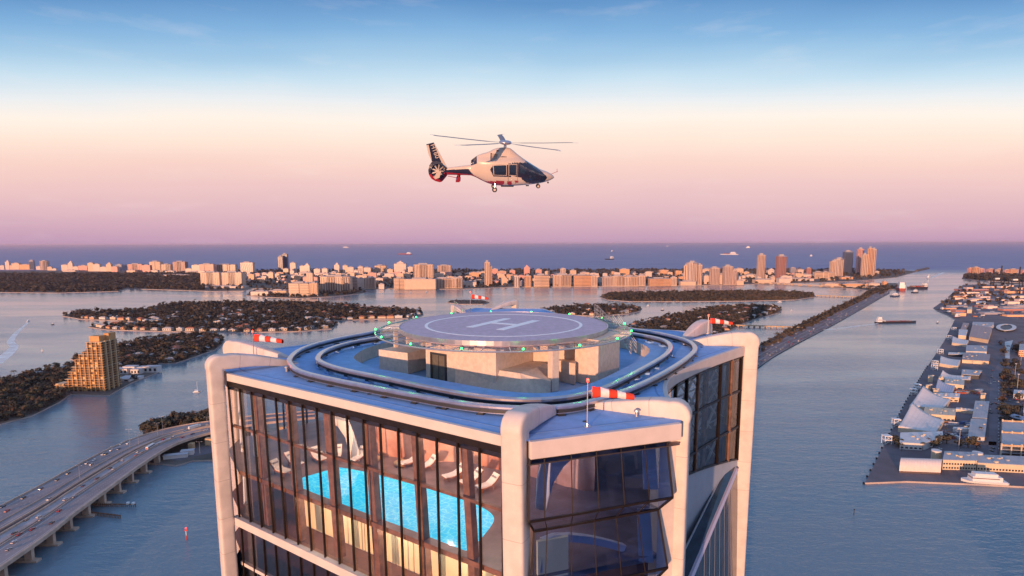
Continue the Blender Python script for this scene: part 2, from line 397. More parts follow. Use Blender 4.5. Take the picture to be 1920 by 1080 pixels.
b = MB(); b.add([(x,y,ZF-.08) for x,y in pool], [list(range(n))]); w = b.build('pool_water', m, basin)
# pale panel wall under the pool deck
M_cream = mat('cream_panel', (0.80,0.68,0.46), 0.6, var=0.05, vscale=1, emit=(1.0,0.72,0.38), estr=0.12)  # faint warm light is put into the panels as emission
M_slot = mat('slot_blue', (0.12,0.16,0.26), 0.5)
pw0, pw1 = Vector((-18.4,47.4)), Vector((1.4,34.0)); pd_ = (pw1-pw0).normalized(); PLN = (pw1-pw0).length
k = 0; s = 0.0; rr = random.Random(3)
while s < PLN-0.6:
    wd = rr.choice([1.25,1.5,1.9,2.1]); a = pw0+pd_*s; c = pw0+pd_*min(PLN, s+wd-.12); nrm = Vector((-pd_.y, pd_.x))
    b = MB(); b.prism([tuple(a),tuple(c),tuple(c+nrm*.2),tuple(a+nrm*.2)], ZB-.3, ZF-.36); b.build('wall_panel', M_cream, tower); s += wd
wallstrip([tuple(pw0+nrm*.3), tuple(pw1+nrm*.3)], ZB-.3, ZF-.36, 'wall_backing', M_slot, 0.1)
# rippled terracotta wall behind the pool
m = mat('terracotta_drape', (0.42,0.17,0.11), 0.7, col2=(0.70,0.42,0.32), vscale=0.35, detail=10, bump=0.8, bscale=1.2)
base = spline([(-13.6,55.4,0),(-12.6,52.2,0),(-8.6,50.6,0),(-4,49.8,0),(0.2,47.6,0),(4.0,45.2,0),(6.5,43.8,0)], 16)
P = []
for j in range(13):
    v = j/12; row = []
    for i, p in enumerate(base):
        w_ = i/len(base); bulge = 1.5*math.sin(v*math.pi*0.9)*(0.6+.4*math.sin(w_*9)); rip = 0.16*math.sin(w_*70+v*3)+0.3*math.sin(w_*23+v*5)
        row.append((p.x+0.35*bulge-0.9*v, p.y-(bulge*.6+rip)*0.6+1.4*v, ZF+v*(ZC-ZF)))
    P.append(row)
MB().grid(P).build('sculpted_wall', m, tower, smooth=True)
# white leaf shaped sculpted column
def leaf(pts, name):
    b = MB(); pr = [(math.cos(a)*.5, math.sin(a)*.5) for a in [2*math.pi*i/10 for i in range(10)]]
    b.sweep([p[:3] for p in pts], pr, up=Vector((0.3,1,0.1)), scale=[(p[3],p[4]) for p in pts]); b.build(name, mat('white_plaster', (0.85,0.80,0.76), 0.5), tower, smooth=True)
leaf([(*UY(612,768,54)[:3],2.6,.4),(*UY(640,785,53),2.0,.4),(*UY(655,815,52),1.2,.35),(*UY(664,850,51),1.3,.4),(*UY(668,876,50.5),.9,.4)], 'leaf_column')
leaf([(*UY(690,842,52),.9,.3),(*UY(676,856,51.6),1.2,.3),(*UY(666,870,51.2),.8,.3)], 'leaf_column')
leaf([(*UY(1092,836,35.4)[:3],.8,.3),(*UY(1062,842,35),1.6,.35),(*UY(1038,862,34.6),1.5,.35),(*UY(1022,900,34.3),1.1,.35),(*UY(1014,955,34),.7,.3)], 'leaf_column')
# ceiling downlights of the pool hall (they light the terracotta wall and the deck)
M_dl = mat('downlight', (1,.8,.6), .4, emit=(1.0,.68,.42), estr=9)
for x, y, z, e in [(-17,48.5,ZC,170),(-12,50.5,ZC,190),(-8,46,ZC,170),(-5.5,48,ZC,190),(-1.5,44,ZC,170),(-3,38,ZC,130),(3.5,42.5,ZC,25),(4.2,36.2,ZC,60),(5.5,37,ZF-.36,40),(-20,52.5,ZC,140),(-14.5,43.2,ZF-.36,70),(-9,39.6,ZF-.36,70),(-3.6,35.8,ZF-.36,70)]:  # the ceiling lamp just inside the bay is added to whiten its arch
    o = MB().lathe((x,y,z-.08), [(.22,0),(.25,.07)], 14).build('downlight', M_dl, tower)
    ld = bpy.data.lights.new('downlight_lamp','POINT'); ld.energy = e*2.4; ld.color = (1,.76,.60); ld.shadow_soft_size = .25
    lo = bpy.data.objects.new('downlight_lamp', ld); COL.objects.link(lo); lo.parent = o; lo.location = Vector((x,y,z-.45))-off(o)
# side chamfer at the left: glass with white lattice
lat = [( -24.4,49.6), (-27.6,53.2)]
def lattice(a, c, z0, z1, nb, nh, m_, r=0.09, name='lattice_brace'):
    for i in range(nb):
        for j in range(nh):
            p, q = P2(a,c,i/nb), P2(a,c,(i+1)/nb); u, v = z0+(z1-z0)*j/nh, z0+(z1-z0)*(j+1)/nh
            b = MB(); b.tube((*p,u),(*q,v),r,n=6); b.tube((*q,u),(*p,v),r,n=6); b.tube((*p,v),(*q,v),r*.7,n=6); b.build(name, m_, tower)
lattice((-24.6,50.6),(-27.4,56.6), ZB, ZC, 1, 4, M_white, 0.16)
wallstrip([(-24.5,60.0),(-19.4,65.4),(-14.7,73.3),(-11.4,82),(-9.4,91),(-6.2,97)], ZF-12, ZC, 'glass_pane', G_left, 0)
wallstrip([(-28.2,53.4),(-28.4,57)], ZF-12, ZC, 'glass_pane', G_left, 0)
for i, p in enumerate(rs([(-24.5,60.0,0),(-19.4,65.4,0),(-14.7,73.3,0),(-11.4,82,0)], 11)):
    MB().cbox((p.x,p.y,ZF-6), .16,.16, ZC-ZF+6, .8, True).build('mullion', M_brn, tower)
# white pilaster seen through the left end of the glass
MB().cbox((-23.6,52.0,ZF), 1.1, .7, ZC-ZF, .6, True).build('pilaster', M_white, tower, bevel=.1)

# ---- front bay: faceted window between the two near columns, kinking in at two levels
def baypt(s, d): # along the bay, depth inward
    a, c = Vector(BL_), Vector(BR_); dd = (c-a).normalized(); nn_ = Vector((-dd.y, dd.x))
    if nn_.y < 0: nn_ = -nn_
    p = a+dd*s+nn_*d; return (p.x, p.y)
BW = (Vector(BR_)-Vector(BL_)).length
LV = [(ZD-1.0, 0.25, 0.1), (ZD-4.55, -0.25, -0.12), (ZD-5.55, 0.45, 0.45), (ZD-9.2, -0.1, 0), (ZD-10.3, .5, .5), (ZD-14,-.1,0)]  # level, depth, side inset
for (za, da, ia), (zb, db, ib) in zip(LV, LV[1:]):
    A, B_, C_, D_ = (*baypt(ia,da),za), (*baypt(BW-ia,da),za), (*baypt(BW-ib,db),zb), (*baypt(ib,db),zb)
    MB().quad(D_,C_,B_,A).build('glass_pane', G_bay, tower)
    for t in (0,.1,.285,.465,.645,.825,1.0):
        p = Vector(A).lerp(Vector(B_), t); q = Vector(D_).lerp(Vector(C_), t)
        MB().tube(p+Vector((0,-.03,0)), q+Vector((0,-.03,0)), .04 if 0<t<1 else .075, n=4).build('mullion', M_brn, tower)
    MB().tube(Vector(D_)+Vector((0,-.05,0)), Vector(C_)+Vector((0,-.05,0)), .09, n=4).build('transom', M_brn, tower)
MB().tube((*baypt(.1,.2),ZD-1.08), (*baypt(BW-.1,.2),ZD-1.08), .11, n=4).build('head_frame', M_brn, tower)
# cheek walls closing the bay against the two columns
MB().prism([baypt(BW-.25,.75),(11.0,35.2),(10.9,36.2),baypt(BW-.3,1.6)], 0, ZD-.1).build('cheek_wall', M_wht, tower)
MB().prism([baypt(.35,.95),(0.4,31.9),(.3,32.6),baypt(.3,1.6)], 0, ZD-1.0).build('cheek_wall', M_wht, tower)
# pale reveal panels inside the bay's right side, ceiling arch below
for za, zb, x in ((ZD-1.1, ZD-4.3, 0), (ZD-5.6, ZD-9.1, .2)):
    b = MB(); b.add([(*baypt(BW-1.25-x,.9),zb),(*baypt(BW-.45-x,.5),zb),(*baypt(BW-.6-x,.75),za),(*baypt(BW-1.35-x,1.1),za)], [[0,1,2,3]]); b.build('reveal_panel', mat('reveal', (0.85,0.82,0.72), .6), tower, solid=.08)
b = MB(); b.sweep([ (*baypt(1.2+2.0*0,1.2),ZD-8.6)]+[(*baypt(1.0+6.2*t,1.3+.6*t),ZD-8.6+1.9*math.sin(math.pi*(t*.5+.5))) for t in [i/12 for i in range(1,13)]], [(-.2,-.2),(.2,-.2),(.2,.25),(-.2,.25)])
b.build('interior_arch', mat('white_plaster', (0.85,.8,.76)), tower)
b = MB(); b.prism([baypt(.9,1.0), baypt(2.9,1.0), baypt(2.9,1.25), baypt(.9,1.25)], ZD-9.5, ZD-6.6); b.build('interior_panel', M_cream, tower)

# ---- right hand curved facade
top_z = ZD-0.95; nA = len(arcR)
def zbot(i):  # the glass bottom follows a shallow curve
    t = i/(nA-1); return 203.2-4.7*t**1.15
botz = [zbot(i) for i in range(nA)]
wallstrip([(x-.05,y) for x,y in arcR], 0, 0, 'glass_pane', G_right, zs=[(botz[i], top_z) for i in range(nA)])
for k in range(12):
    t = (k+.6)/12*(nA-1); i = int(t); fr_ = t-i; i2 = min(nA-1,i+1)
    x, y = P2(arcR[i], arcR[i2], fr_); zb_ = botz[i]*(1-fr_)+botz[i2]*fr_
    big = k in (4, 8)
    b = MB(); b.cbox((x-(.35 if big else 0), y, zb_), .5 if big else .14, .3, top_z-zb_, .6, True); b.build('inner_fin' if big else 'mullion', M_brn2 if big or k%3==1 else M_brn, tower)
for zt in (206.3, 202.35):
    seg = [(x,y) for i,(x,y) in enumerate(arcR) if botz[i] < zt]
    if len(seg) > 2: band(seg, zt-.1, zt+.1, .16, M_dark, 'transom')
band(arcR, top_z-.14, top_z, .2, M_brn, 'head_frame')
b = MB(); pr = [(-.1,-.08),(.1,-.08),(.1,.08),(-.1,.08)]; b.sweep([(x,y,botz[i]) for i,(x,y) in enumerate(arcR)], pr); b.build('sill', M_dark, tower)
wallstrip([(x,y) for x,y in arcR], 0, 0, 'spandrel_wall', mat('blue_grey_render', (0.36,0.40,0.46), .6, var=.05), zs=[(0, botz[i]-.02) for i in range(nA)], smooth=True)
lattice((15.2,52.9),(22.4,61.0), ZF-3.8, ZC, 4, 5, M_white, .13)
wallstrip([(24.6,61.2),(24.0,64),(23.4,69.4),(15.2,73.1),(10.2,78.6),(7.3,86.8),(5,96)], ZF-12, ZC, 'glass_pane', G_right)
MB().cbox((23.6,61.0,ZB-1), .9, .5, ZC-ZB+1, .3, True).build('pilaster', mat('ochre_pilaster', (0.62,0.46,0.24), .6), tower)
# projecting glass prism low on the right side: apex near the outer column, widening down to the left
apx = Vector(UY(1378,868,60.2)); foot1 = Vector(UY(1370,860,59.8))
e0a, e0b = Vector(UY(1381,880,59.4)), Vector(UY(1288,1100,44.6))     # outer pale rail
e1a, e1b = Vector(UY(1369,860,60.4)), Vector(UY(1262,1075,46.6))     # inner rail
MB().tube(e0a, e0b, .22, n=5).build('slanted_rail', mat('lavender_metal', (0.50,0.46,0.56), .4), tower)
MB().tube(e1a, e1b, .09, n=5).build('slanted_rail', M_galv, tower)
MB().tube(e1a, e0a, .07, n=5).build('slanted_rail', M_galv, tower)
G_dark = mat('dark_glazing', (0.02,0.045,0.075), .12, spec=.7, var=.3, vscale=.5)
MB().quad(tuple(e1a), tuple(e0a), tuple(e0b), tuple(e1b)).build('glass_pane', G_dark, tower)
f0 = Vector(UY(1384,1100,60.6)); f1 = e0b+Vector((0,0,-8))
MB().add([tuple(e0a+Vector((.2,.3,0))), tuple(f0), tuple(f1), tuple(e0b+Vector((.1,.3,0)))], [[0,1,2,3]]).build('glass_pane', G_dark, tower)
for k in range(9):
    t = .12+.1*k; p = e0a.lerp(e0b, t)+Vector((.1,-.03,0)); MB().tube(p, Vector(f0).lerp(f1, t)+Vector((-.02,-.08,0)), .022, n=4).build('mullion', M_galv, tower)
MB().tube(UY(1371,1018,58.8), UY(1350,1085,55.8), .10, n=5).build('slanted_rail', mat('lavender_metal', (0.5,.46,.56)), tower)

# ---- sculpted columns that hook over the roof edge
M_joint = mat('joint_sealant', (0.36,0.31,0.29), .8); JOINTS = (13, 17)
def hook(base, tip, top, w, d, zb=0.0, tipz=ZD+.05, lean=(0,0), spread=1.0, r0=.38, tipw=.25):
    bx, by = base; inn = Vector((tip[0]-bx, tip[1]-by, 0)); ln = inn.length; inn.normalize()
    Q = [Vector((bx+lean[0], by+lean[1], zb)), Vector((bx+lean[0]*.12, by+lean[1]*.12, 195)), Vector((bx, by, top-d-.2))]
    S = [(w*spread,d*1.3),(w,d),(w,d)]
    pv_ = Vector((bx,by,top-d-.06))+inn*(d/2+.06)
    for k in range(0,9):
        a = k/8*math.pi/2*.97; D2 = d*(1+.2*math.sin(2*a)); Q.append(pv_+(-inn*math.cos(a)+Vector((0,0,math.sin(a))))*(.06+D2/2)); S.append((w,D2))
    st = Q[-1].copy(); zt = tipz-.15
    for k in range(1,11):
        t = k/10; p = st.lerp(Vector((tip[0],tip[1],0)), t); ease = t*t*(1.35-.35*t); p.z = st.z+(zt-st.z)*ease
        S.append((w*(1-(1-tipw)*t**2.2), d*(1.15-.8*t))); Q.append(p)
    prof = []
    for i in range(20):
        a = 2*math.pi*(i+.5)/20; c, s_ = math.cos(a), math.sin(a); e = .30
        prof.append((.5*abs(c)**e*(1 if c>0 else -1), .5*abs(s_)**e*(1 if s_>0 else -1)))
    side = Vector((-inn.y, inn.x, 0)); V = []; n = len(prof)
    for i, p in enumerate(Q):
        tng = (Q[min(i+1,len(Q)-1)]-Q[max(i-1,0)]).normalized()
        if 3 <= i <= 11: a = (i-3)/8*math.pi/2*.97; tng = inn*math.sin(a)+Vector((0,0,math.cos(a)))
        u = side.cross(tng).normalized()
        if u.dot(-inn*.9+Vector((0,0,1.2 if i > 3 else .01))) < 0: u = -u
        for x, y in prof: V.append(p+side*(x*S[i][0])+u*(y*S[i][1]))
    b = MB(); b.add(V, [[i*n+k, i*n+(k+1)%n, (i+1)*n+(k+1)%n, (i+1)*n+k] for i in range(len(Q)-1) for k in range(n)]+[list(range(n))[::-1], list(range((len(Q)-1)*n, len(Q)*n))])
    o = b.build('column', M_wht, tower, smooth=True)
    for ji in JOINTS:
        tg = (Q[ji+1]-Q[ji-1]).normalized(); cp_ = Q[ji]; ringp = [V[ji*n+k] for k in range(n)]
        R0 = [cp_+(p-cp_)*1.006-tg*.018 for p in ringp]; R1 = [cp_+(p-cp_)*1.006+tg*.018 for p in ringp]
        MB().add(R0+R1, [[k,(k+1)%n,n+(k+1)%n,n+k] for k in range(n)]).build('panel_joint', M_joint, o)
    for zz in (208.6, 205.2, 201.8, 198.4, 195.2):
        c0_ = Q[1].lerp(Q[2], (zz-Q[1].z)/(Q[2].z-Q[1].z)); r0_ = [c0_+(V[2*n+k]-Q[2])*1.006 for k in range(n)]
        MB().add([p-Vector((0,0,.015)) for p in r0_]+[p+Vector((0,0,.015)) for p in r0_], [[k,(k+1)%n,n+(k+1)%n,n+k] for k in range(n)]).build('panel_joint', M_joint, o)
    bm = bmesh.new(); bm.from_mesh(o.data); bmesh.ops.recalc_face_normals(bm, faces=bm.faces); bm.to_mesh(o.data); bm.free(); o.data.set_sharp_from_angle(angle=R(40))
    return o
hook((0.15,31.4), (3.2,37.6), 212.5, 1.35, 1.2, lean=(1.5,.5))
hook((10.65,35.5), (4.5,38.2), 212.05, 1.2, 1.25, lean=(-.6,0))
hook((-25.2,47.9), (-19.9,52.4), 212.6, 1.2, 1.2, lean=(1,0))
hook((25.4,60.6), (18.6,61.8), 212.5, 1.4, 1.5, lean=(-2,0))
hook((-28.9,58.6), (-21.6,54.9), 212.15, 1.3, 1.3)
hook((23.6,69.6), (19.2,64.4), 212.6, 1.3, 1.5, r0=.5)
hook((-9.4,93.5), (-7.0,88.5), 212.0, 1.1, .8, r0=.4)
hook((0.5,99), (-3.4,95), 212.2, 1.1, .8, r0=.4)
# lower body of the tower so that it stands on the ground
wallstrip([fac(0,.4),fac(FL,.4)], 0, ZB-9, 'lower_glass', mat('lower_glass', (0.05,0.07,0.10), .1, spec=.8))
wallstrip([baypt(0,0),baypt(BW,0),(11.3,36.2)], 0, ZD-14, 'lower_glass', MATS['lower_glass'])
wallstrip(backR+backL+[CL], 0, ZF-12, 'lower_glass', MATS['lower_glass'])

# ---- maintenance rails on the roof
def railloop(pxs, name, label, group, zr=ZD+.62, plinth=True):
    pts = [U(x,y,zr) for x,y in pxs]; P = spline(pts, 6, True)
    c = sum(P, Vector())/len(P)
    root = thing(name, label, 'rail', (c.x,c.y,ZD), group=group)
    prof = [(-.17,-.02),(-.23,.06),(-.23,.18),(-.15,.26),(.15,.26),(.23,.18),(.23,.06),(.17,-.02)]
    MB().sweep(P, prof, True).build('rail_head', M_steel, root, smooth=False)
    MB().sweep(P, [(-.05,-.25),(.05,-.25),(.05,-.02),(-.05,-.02)], True).build('rail_web', M_dark, root)
    MB().sweep(P, [(-.16,-.29),(.16,-.29),(.16,-.25),(-.16,-.25)], True).build('rail_flange', M_steel, root)
    L_ = 0; last = -9
    for i in range(len(P)):
        q = P[(i+1)%len(P)]; L_ += (q-P[i]).length
        if L_-last > 2.3:
            last = L_; ang = math.atan2(q.y-P[i].y, q.x-P[i].x)
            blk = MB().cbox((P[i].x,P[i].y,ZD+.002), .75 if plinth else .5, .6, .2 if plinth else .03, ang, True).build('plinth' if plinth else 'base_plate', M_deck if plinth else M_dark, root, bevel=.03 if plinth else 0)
            MB().cbox((P[i].x,P[i].y,ZD+(.2 if plinth else .03)), .4, .34, .135 if plinth else zr-ZD-.32, ang, True).build('bracket', M_dark, blk)
    return root
OUT = [(544,674),(549,690),(575,703),(650,720),(760,741),(870,760),(960,768),(1040,767),(1105,757),(1180,733),(1245,702),(1290,672),(1303,655),(1288,641),(1240,628),(1180,618),(1080,603),(960,596),(850,598),(760,612),(690,626),(620,640),(568,656)]
INN = [(597,671),(603,682),(640,695),(720,712),(820,733),(900,747),(980,753),(1060,749),(1130,732),(1195,700),(1245,670),(1257,652),(1243,640),(1200,630),(1120,618),(1020,610),(900,612),(810,620),(730,632),(660,644),(615,658)]
railloop(OUT, 'roof_rail', 'outer steel track looping round the tower roof, close to the roof edge', 'steel tracks on the roof', ZD+.42, False)
railloop(INN, 'roof_rail', 'inner steel track on square blocks round the sunken middle of the roof', 'steel tracks on the roof', ZD+.56)

# ---- membrane seams, drains and vents on the open parts of the deck
M_seam = mat('membrane_seam', (0.16,0.29,0.52), .8)
cpl = Vector((0,60,0))
for k,f in enumerate((.955,)):
    P = [(cpl.x+(x-cpl.x)*f, cpl.y+(y-cpl.y)*f, 0) for x,y in PLAN]
    MB().sweep(P, [(-.05,ZD+.004),(.05,ZD+.004),(.05,ZD+.02),(-.05,ZD+.02)], True).build('membrane_seam', M_seam, tower)
for x,y in ((-16,45.5),(-10.5,41.3),(-5,37.6),(4.5,34.6),(15.5,54.5),(20,60),(-22.3,52.5),(13.5,68)):
    MB().lathe((x,y,ZD+.002), [(.16,0),(.16,.03),(.1,.05)], 12).build('drain', M_dark, tower)
for x,y in ((-19.5,48.9),(-8.2,40.6),(7.9,35.6)): MB().lathe((x,y,ZD+.002), [(.1,0),(.1,.32),(.19,.34),(.16,.45),(.03,.5)], 12).build('roof_vent', M_galv, tower)
# ---- concrete plant rooms under the pad
def blk(name, label, pts, z1, parts=None, z0=ZP, px=True):
    P = [tuple(U(x,y,z0))[:2] for x,y in pts] if px else pts
    c = (sum(p[0] for p in P)/len(P), sum(p[1] for p in P)/len(P))
    r = thing('plant_room', label, 'plant room', (*c, z0), group='concrete blocks under the helipad')
    MB().prism(P, z0, z1).build('wall', M_conc, r, bevel=.03)
    return r, P
blk('b1', 'low concrete box left of the doors under the helipad', [(711,694),(765,702),(800,692),(752,684)], 211.75)
r, P = blk('b2', 'concrete core with tall metal double doors under the helipad', [(799,708),(930,735),(1030,700),(905,680)], 213.7)
a, c = Vector(P[0]), Vector(P[1]); dd = (c-a).normalized(); nn_ = Vector((dd.y,-dd.x))
def onb(s, d): p = a+dd*s+nn_*d; return (p.x,p.y)
dr = MB().prism([onb(.85,-.12),onb(2.55,-.12),onb(2.55,.02),onb(.85,.02)], ZP+.05, 212.0).build('door', mat('bronze_door', (0.20,0.17,0.13), .45, metal=.5, var=.15, vscale=3), r)
for s in (.78,2.62): MB().prism([onb(s-.1,-.02),onb(s+.1,-.02),onb(s+.1,.10),onb(s-.1,.10)], ZP+.03, 212.2).build('door_frame', M_dark, dr)
MB().prism([onb(.88,-.02),onb(2.52,-.02),onb(2.52,.10),onb(.88,.10)], 212.02, 212.2).build('door_frame', M_dark, dr)
MB().prism([onb(1.685,0),onb(1.715,0),onb(1.715,.05),onb(1.685,.05)], ZP+.05, 211.98).build('door_seam', M_dark, dr)
MB().prism([onb(4.3,0),onb(5.1,0),onb(5.1,.05),onb(4.3,.05)], 212.9, 213.3).build('vent', M_dark, r)
# big sloped block
z0 = ZP; Q = [tuple(U(x,y,z0))[:2] for x,y in [(853,724),(978,746),(1032,737),(1040,715),(925,700)]]
r = thing('plant_room', 'large low concrete block with a bevelled corner in front of the doors', 'plant room', (*Q[1], z0), group='concrete blocks under the helipad')
b = MB(); zt = 211.45; T = [tuple(U(x,y,zt))[:2] for x,y in [(853,682),(976,700),(1007,689),(1022,680),(905,668)]]
v = [(*Q[0],z0),(*Q[1],z0),(*Q[2],z0),(*Q[3],z0),(*Q[4],z0),(*T[0],zt),(*T[1],zt),(*T[2],zt),(*T[3],zt),(*T[4],zt),(Q[2][0],Q[2][1],zt-.75),(Q[3][0],Q[3][1],zt-.6)]
b.add(v, [[4,3,2,1,0],[5,6,7,8,9],[0,1,6,5],[1,2,10,7,6],[2,3,11,10],[10,11,8,7],[3,4,9,8,11],[4,0,5,9]]); b.build('wall', M_conc, r, bevel=.03)
blk('b4', 'tall concrete stair core at the right under the helipad', [(1078,716),(1121,724),(1161,702),(1110,690)], 213.7)
blk('b5', 'small concrete upstand left of the tall stair core', [(1035,712),(1078,722),(1084,704),(1046,698)], 211.6)
blk('b6', 'tall recessed concrete wall behind the columns of the helipad', [(1000,712),(1084,712),(1090,695),(1010,690)], 213.7)
b = MB()

# ---- the helipad
PC, PR_ = Vector((-0.82, 56.0, 214.1)), 10.05
pad = thing('helipad', 'round lavender grey helipad raised over the tower roof with white letter and green lamps', 'helipad', (PC.x, PC.y, ZP))
M_pad = mat('pad_coating', (0.56,0.46,0.53), .75, var=.12, vscale=2.2, bump=.3, bscale=14, detail=9)
M_line = mat('pad_marking', (0.95,0.96,0.93), .6, var=.05, vscale=3)
MB().lathe(PC, [(PR_-.25,-.55),(PR_-.02,-.4),(PR_,-.05),(PR_-.04,0)], 96).build('deck', M_pad, pad, auto=30)
MB().ring(PC, PR_, PR_+.07, PC.z-.36, PC.z+.02, 96).build('edge_band', M_steel, pad)
MB().ring(PC, 7.38, 7.68, PC.z+.001, PC.z+.006, 96).build('circle_marking', M_line, pad)
sv = Vector((3.45,6.1)).normalized(); pv = Vector((sv.y,-sv.x)); hc = Vector((-0.78,56.2))
def hq(u0,u1,v0,v1,b):
    b.prism([tuple(hc+pv*u0+sv*v0),tuple(hc+pv*u1+sv*v0),tuple(hc+pv*u1+sv*v1),tuple(hc+pv*u0+sv*v1)], PC.z+.001, PC.z+.006)
b = MB(); hq(-2.1,-1.25,-3.65,3.65,b); hq(1.25,2.1,-3.65,3.65,b); hq(-1.25,1.25,-.42,.42,b); b.build('letter_marking', M_line, pad)
RO = 12.3; ZR = PC.z-.45
MB().path([(PC.x+RO*math.cos(a),PC.y+RO*math.sin(a),ZR) for a in [2*math.pi*i/96 for i in range(96)]], .07, 6, True).build('net_ring', M_galv, pad)
for rr_ in (10.75,11.3,11.8): MB().path([(PC.x+rr_*math.cos(a),PC.y+rr_*math.sin(a),ZR-.03) for a in [2*math.pi*i/96 for i in range(96)]], .018, 4, True).build('net_wire', M_galv, pad)
for i in range(32):
    a = 2*math.pi*(i+.3)/32; ca, sa = math.cos(a), math.sin(a)
    MB().tube((PC.x+9.9*ca,PC.y+9.9*sa,ZR), (PC.x+RO*ca,PC.y+RO*sa,ZR), .05, n=5).build('net_arm', M_galv, pad)
    b = MB()
    for k in range(1,6):
        a2 = a+2*math.pi/32*k/6; b.tube((PC.x+10*math.cos(a2),PC.y+10*math.sin(a2),ZR-.02), (PC.x+RO*math.cos(a2),PC.y+RO*math.sin(a2),ZR-.02), .014, n=4)
    b.build('net_panel', M_galv, pad)
M_green = mat('green_lamp', (0.1,0.9,0.4), .3, emit=(0.02,1.0,0.16), estr=3.0)
for i in range(16):
    a = 2*math.pi*(i+.35)/16; p = (PC.x+RO*math.cos(a),PC.y+RO*math.sin(a),ZR)
    o = MB().lathe(p, [(.06,.05),(.07,.12),(.02,.15)], 10).build('lamp_base', M_dark, pad)
    MB().lathe(p, [(.06,.13),(.10,.17),(.09,.27),(.01,.31)], 10).build('edge_lamp', M_green, o)
    if i%1 == 0:
        ld = bpy.data.lights.new('edge_lamp_light','POINT'); ld.energy = 14; ld.color = (.05,1,.25); ld.shadow_soft_size = .08
        lo = bpy.data.objects.new('edge_lamp_light', ld); COL.objects.link(lo); lo.parent = o; lo.location = Vector(p)+Vector((0,0,.5))-off(o)
# pad columns
for x, y, sx, h0 in ((885,668,.95,211.45),(1038,735,.75,ZP),(742,690,.4,ZP),(765,688,.35,ZP)):
    q = U(x,y,h0); MB().cbox((q.x,q.y+.4,h0+.002), sx, sx*.8, PC.z-.55-h0, R(35), True).build('support', M_conc, pad, bevel=.03)
for x, y in ((-7,64),(5.5,64),(0,61),(-9,58)): MB().cbox((x,y,ZP), .5,.5, PC.z-.55-ZP, .6, True).build('support', M_conc, pad)
for k in range(5):
    MB().cbox((PC.x-6+3*k, PC.y, PC.z-.8), .3, 2*math.sqrt(max(1,85-(-6+3*k)**2)), .5, 0).build('beam', M_galv, pad)
# stairs: right side (down from the pad) and the back-left hand rails
def stair(p0, dirv, n, rise, going, wdt, root, up=1.0):
    d = Vector(dirv).normalized(); s = Vector((-d.y, d.x, 0))
    p0 = Vector(p0)
    for i in range(n):
        c = p0+d*(going*i)-Vector((0,0,rise*i)); MB().cbox(c, going*.9, wdt, .04, math.atan2(d.y,d.x)).build('tread', M_galv, root)
    for sg in (-1,1):
        e0 = p0+s*(sg*wdt/2); e1 = e0+d*(going*n)-Vector((0,0,rise*n))
        b = MB(); b.tube(e0-Vector((0,0,.1)), e1-Vector((0,0,.1)), .06, n=4); b.build('stringer', M_galv, root)
        b = MB()
        for h in (1.0,.7,.4): b.tube(e0+Vector((0,0,h*up)), e1+Vector((0,0,h*up)), .028, n=5)
        for k in range(4):
            q = e0.lerp(e1, k/3); b.tube(q, q+Vector((0,0,1.0*up)), .035, n=5)
        b.build('handrail', M_galv, root)
st = thing('roof_stair', 'grey metal stair dropping from the right edge of the helipad', 'stair', (11,58,ZD), group='metal stairs at the helipad edge')
stair((10.6,58.6,213.7), (.75,-.66,0), 10, .27, .22, 1.0, st)
st = thing('roof_stair', 'grey handrails of the stair behind the helipad, left of its middle', 'stair', (-6,67,ZD), group='metal stairs at the helipad edge')
stair((-6.6,66.6,214.0), (.97,.25,0), 9, .2, .27, 1.2, st, 1.25)
st = thing('roof_stair', 'upper handrails standing past the right rim of the helipad', 'stair', (9.6,61.2,ZD), group='metal stairs at the helipad edge')
stair((9.0,61.4,214.1), (.9,.1,0), 8, .24, .24, .9, st, 1.3)

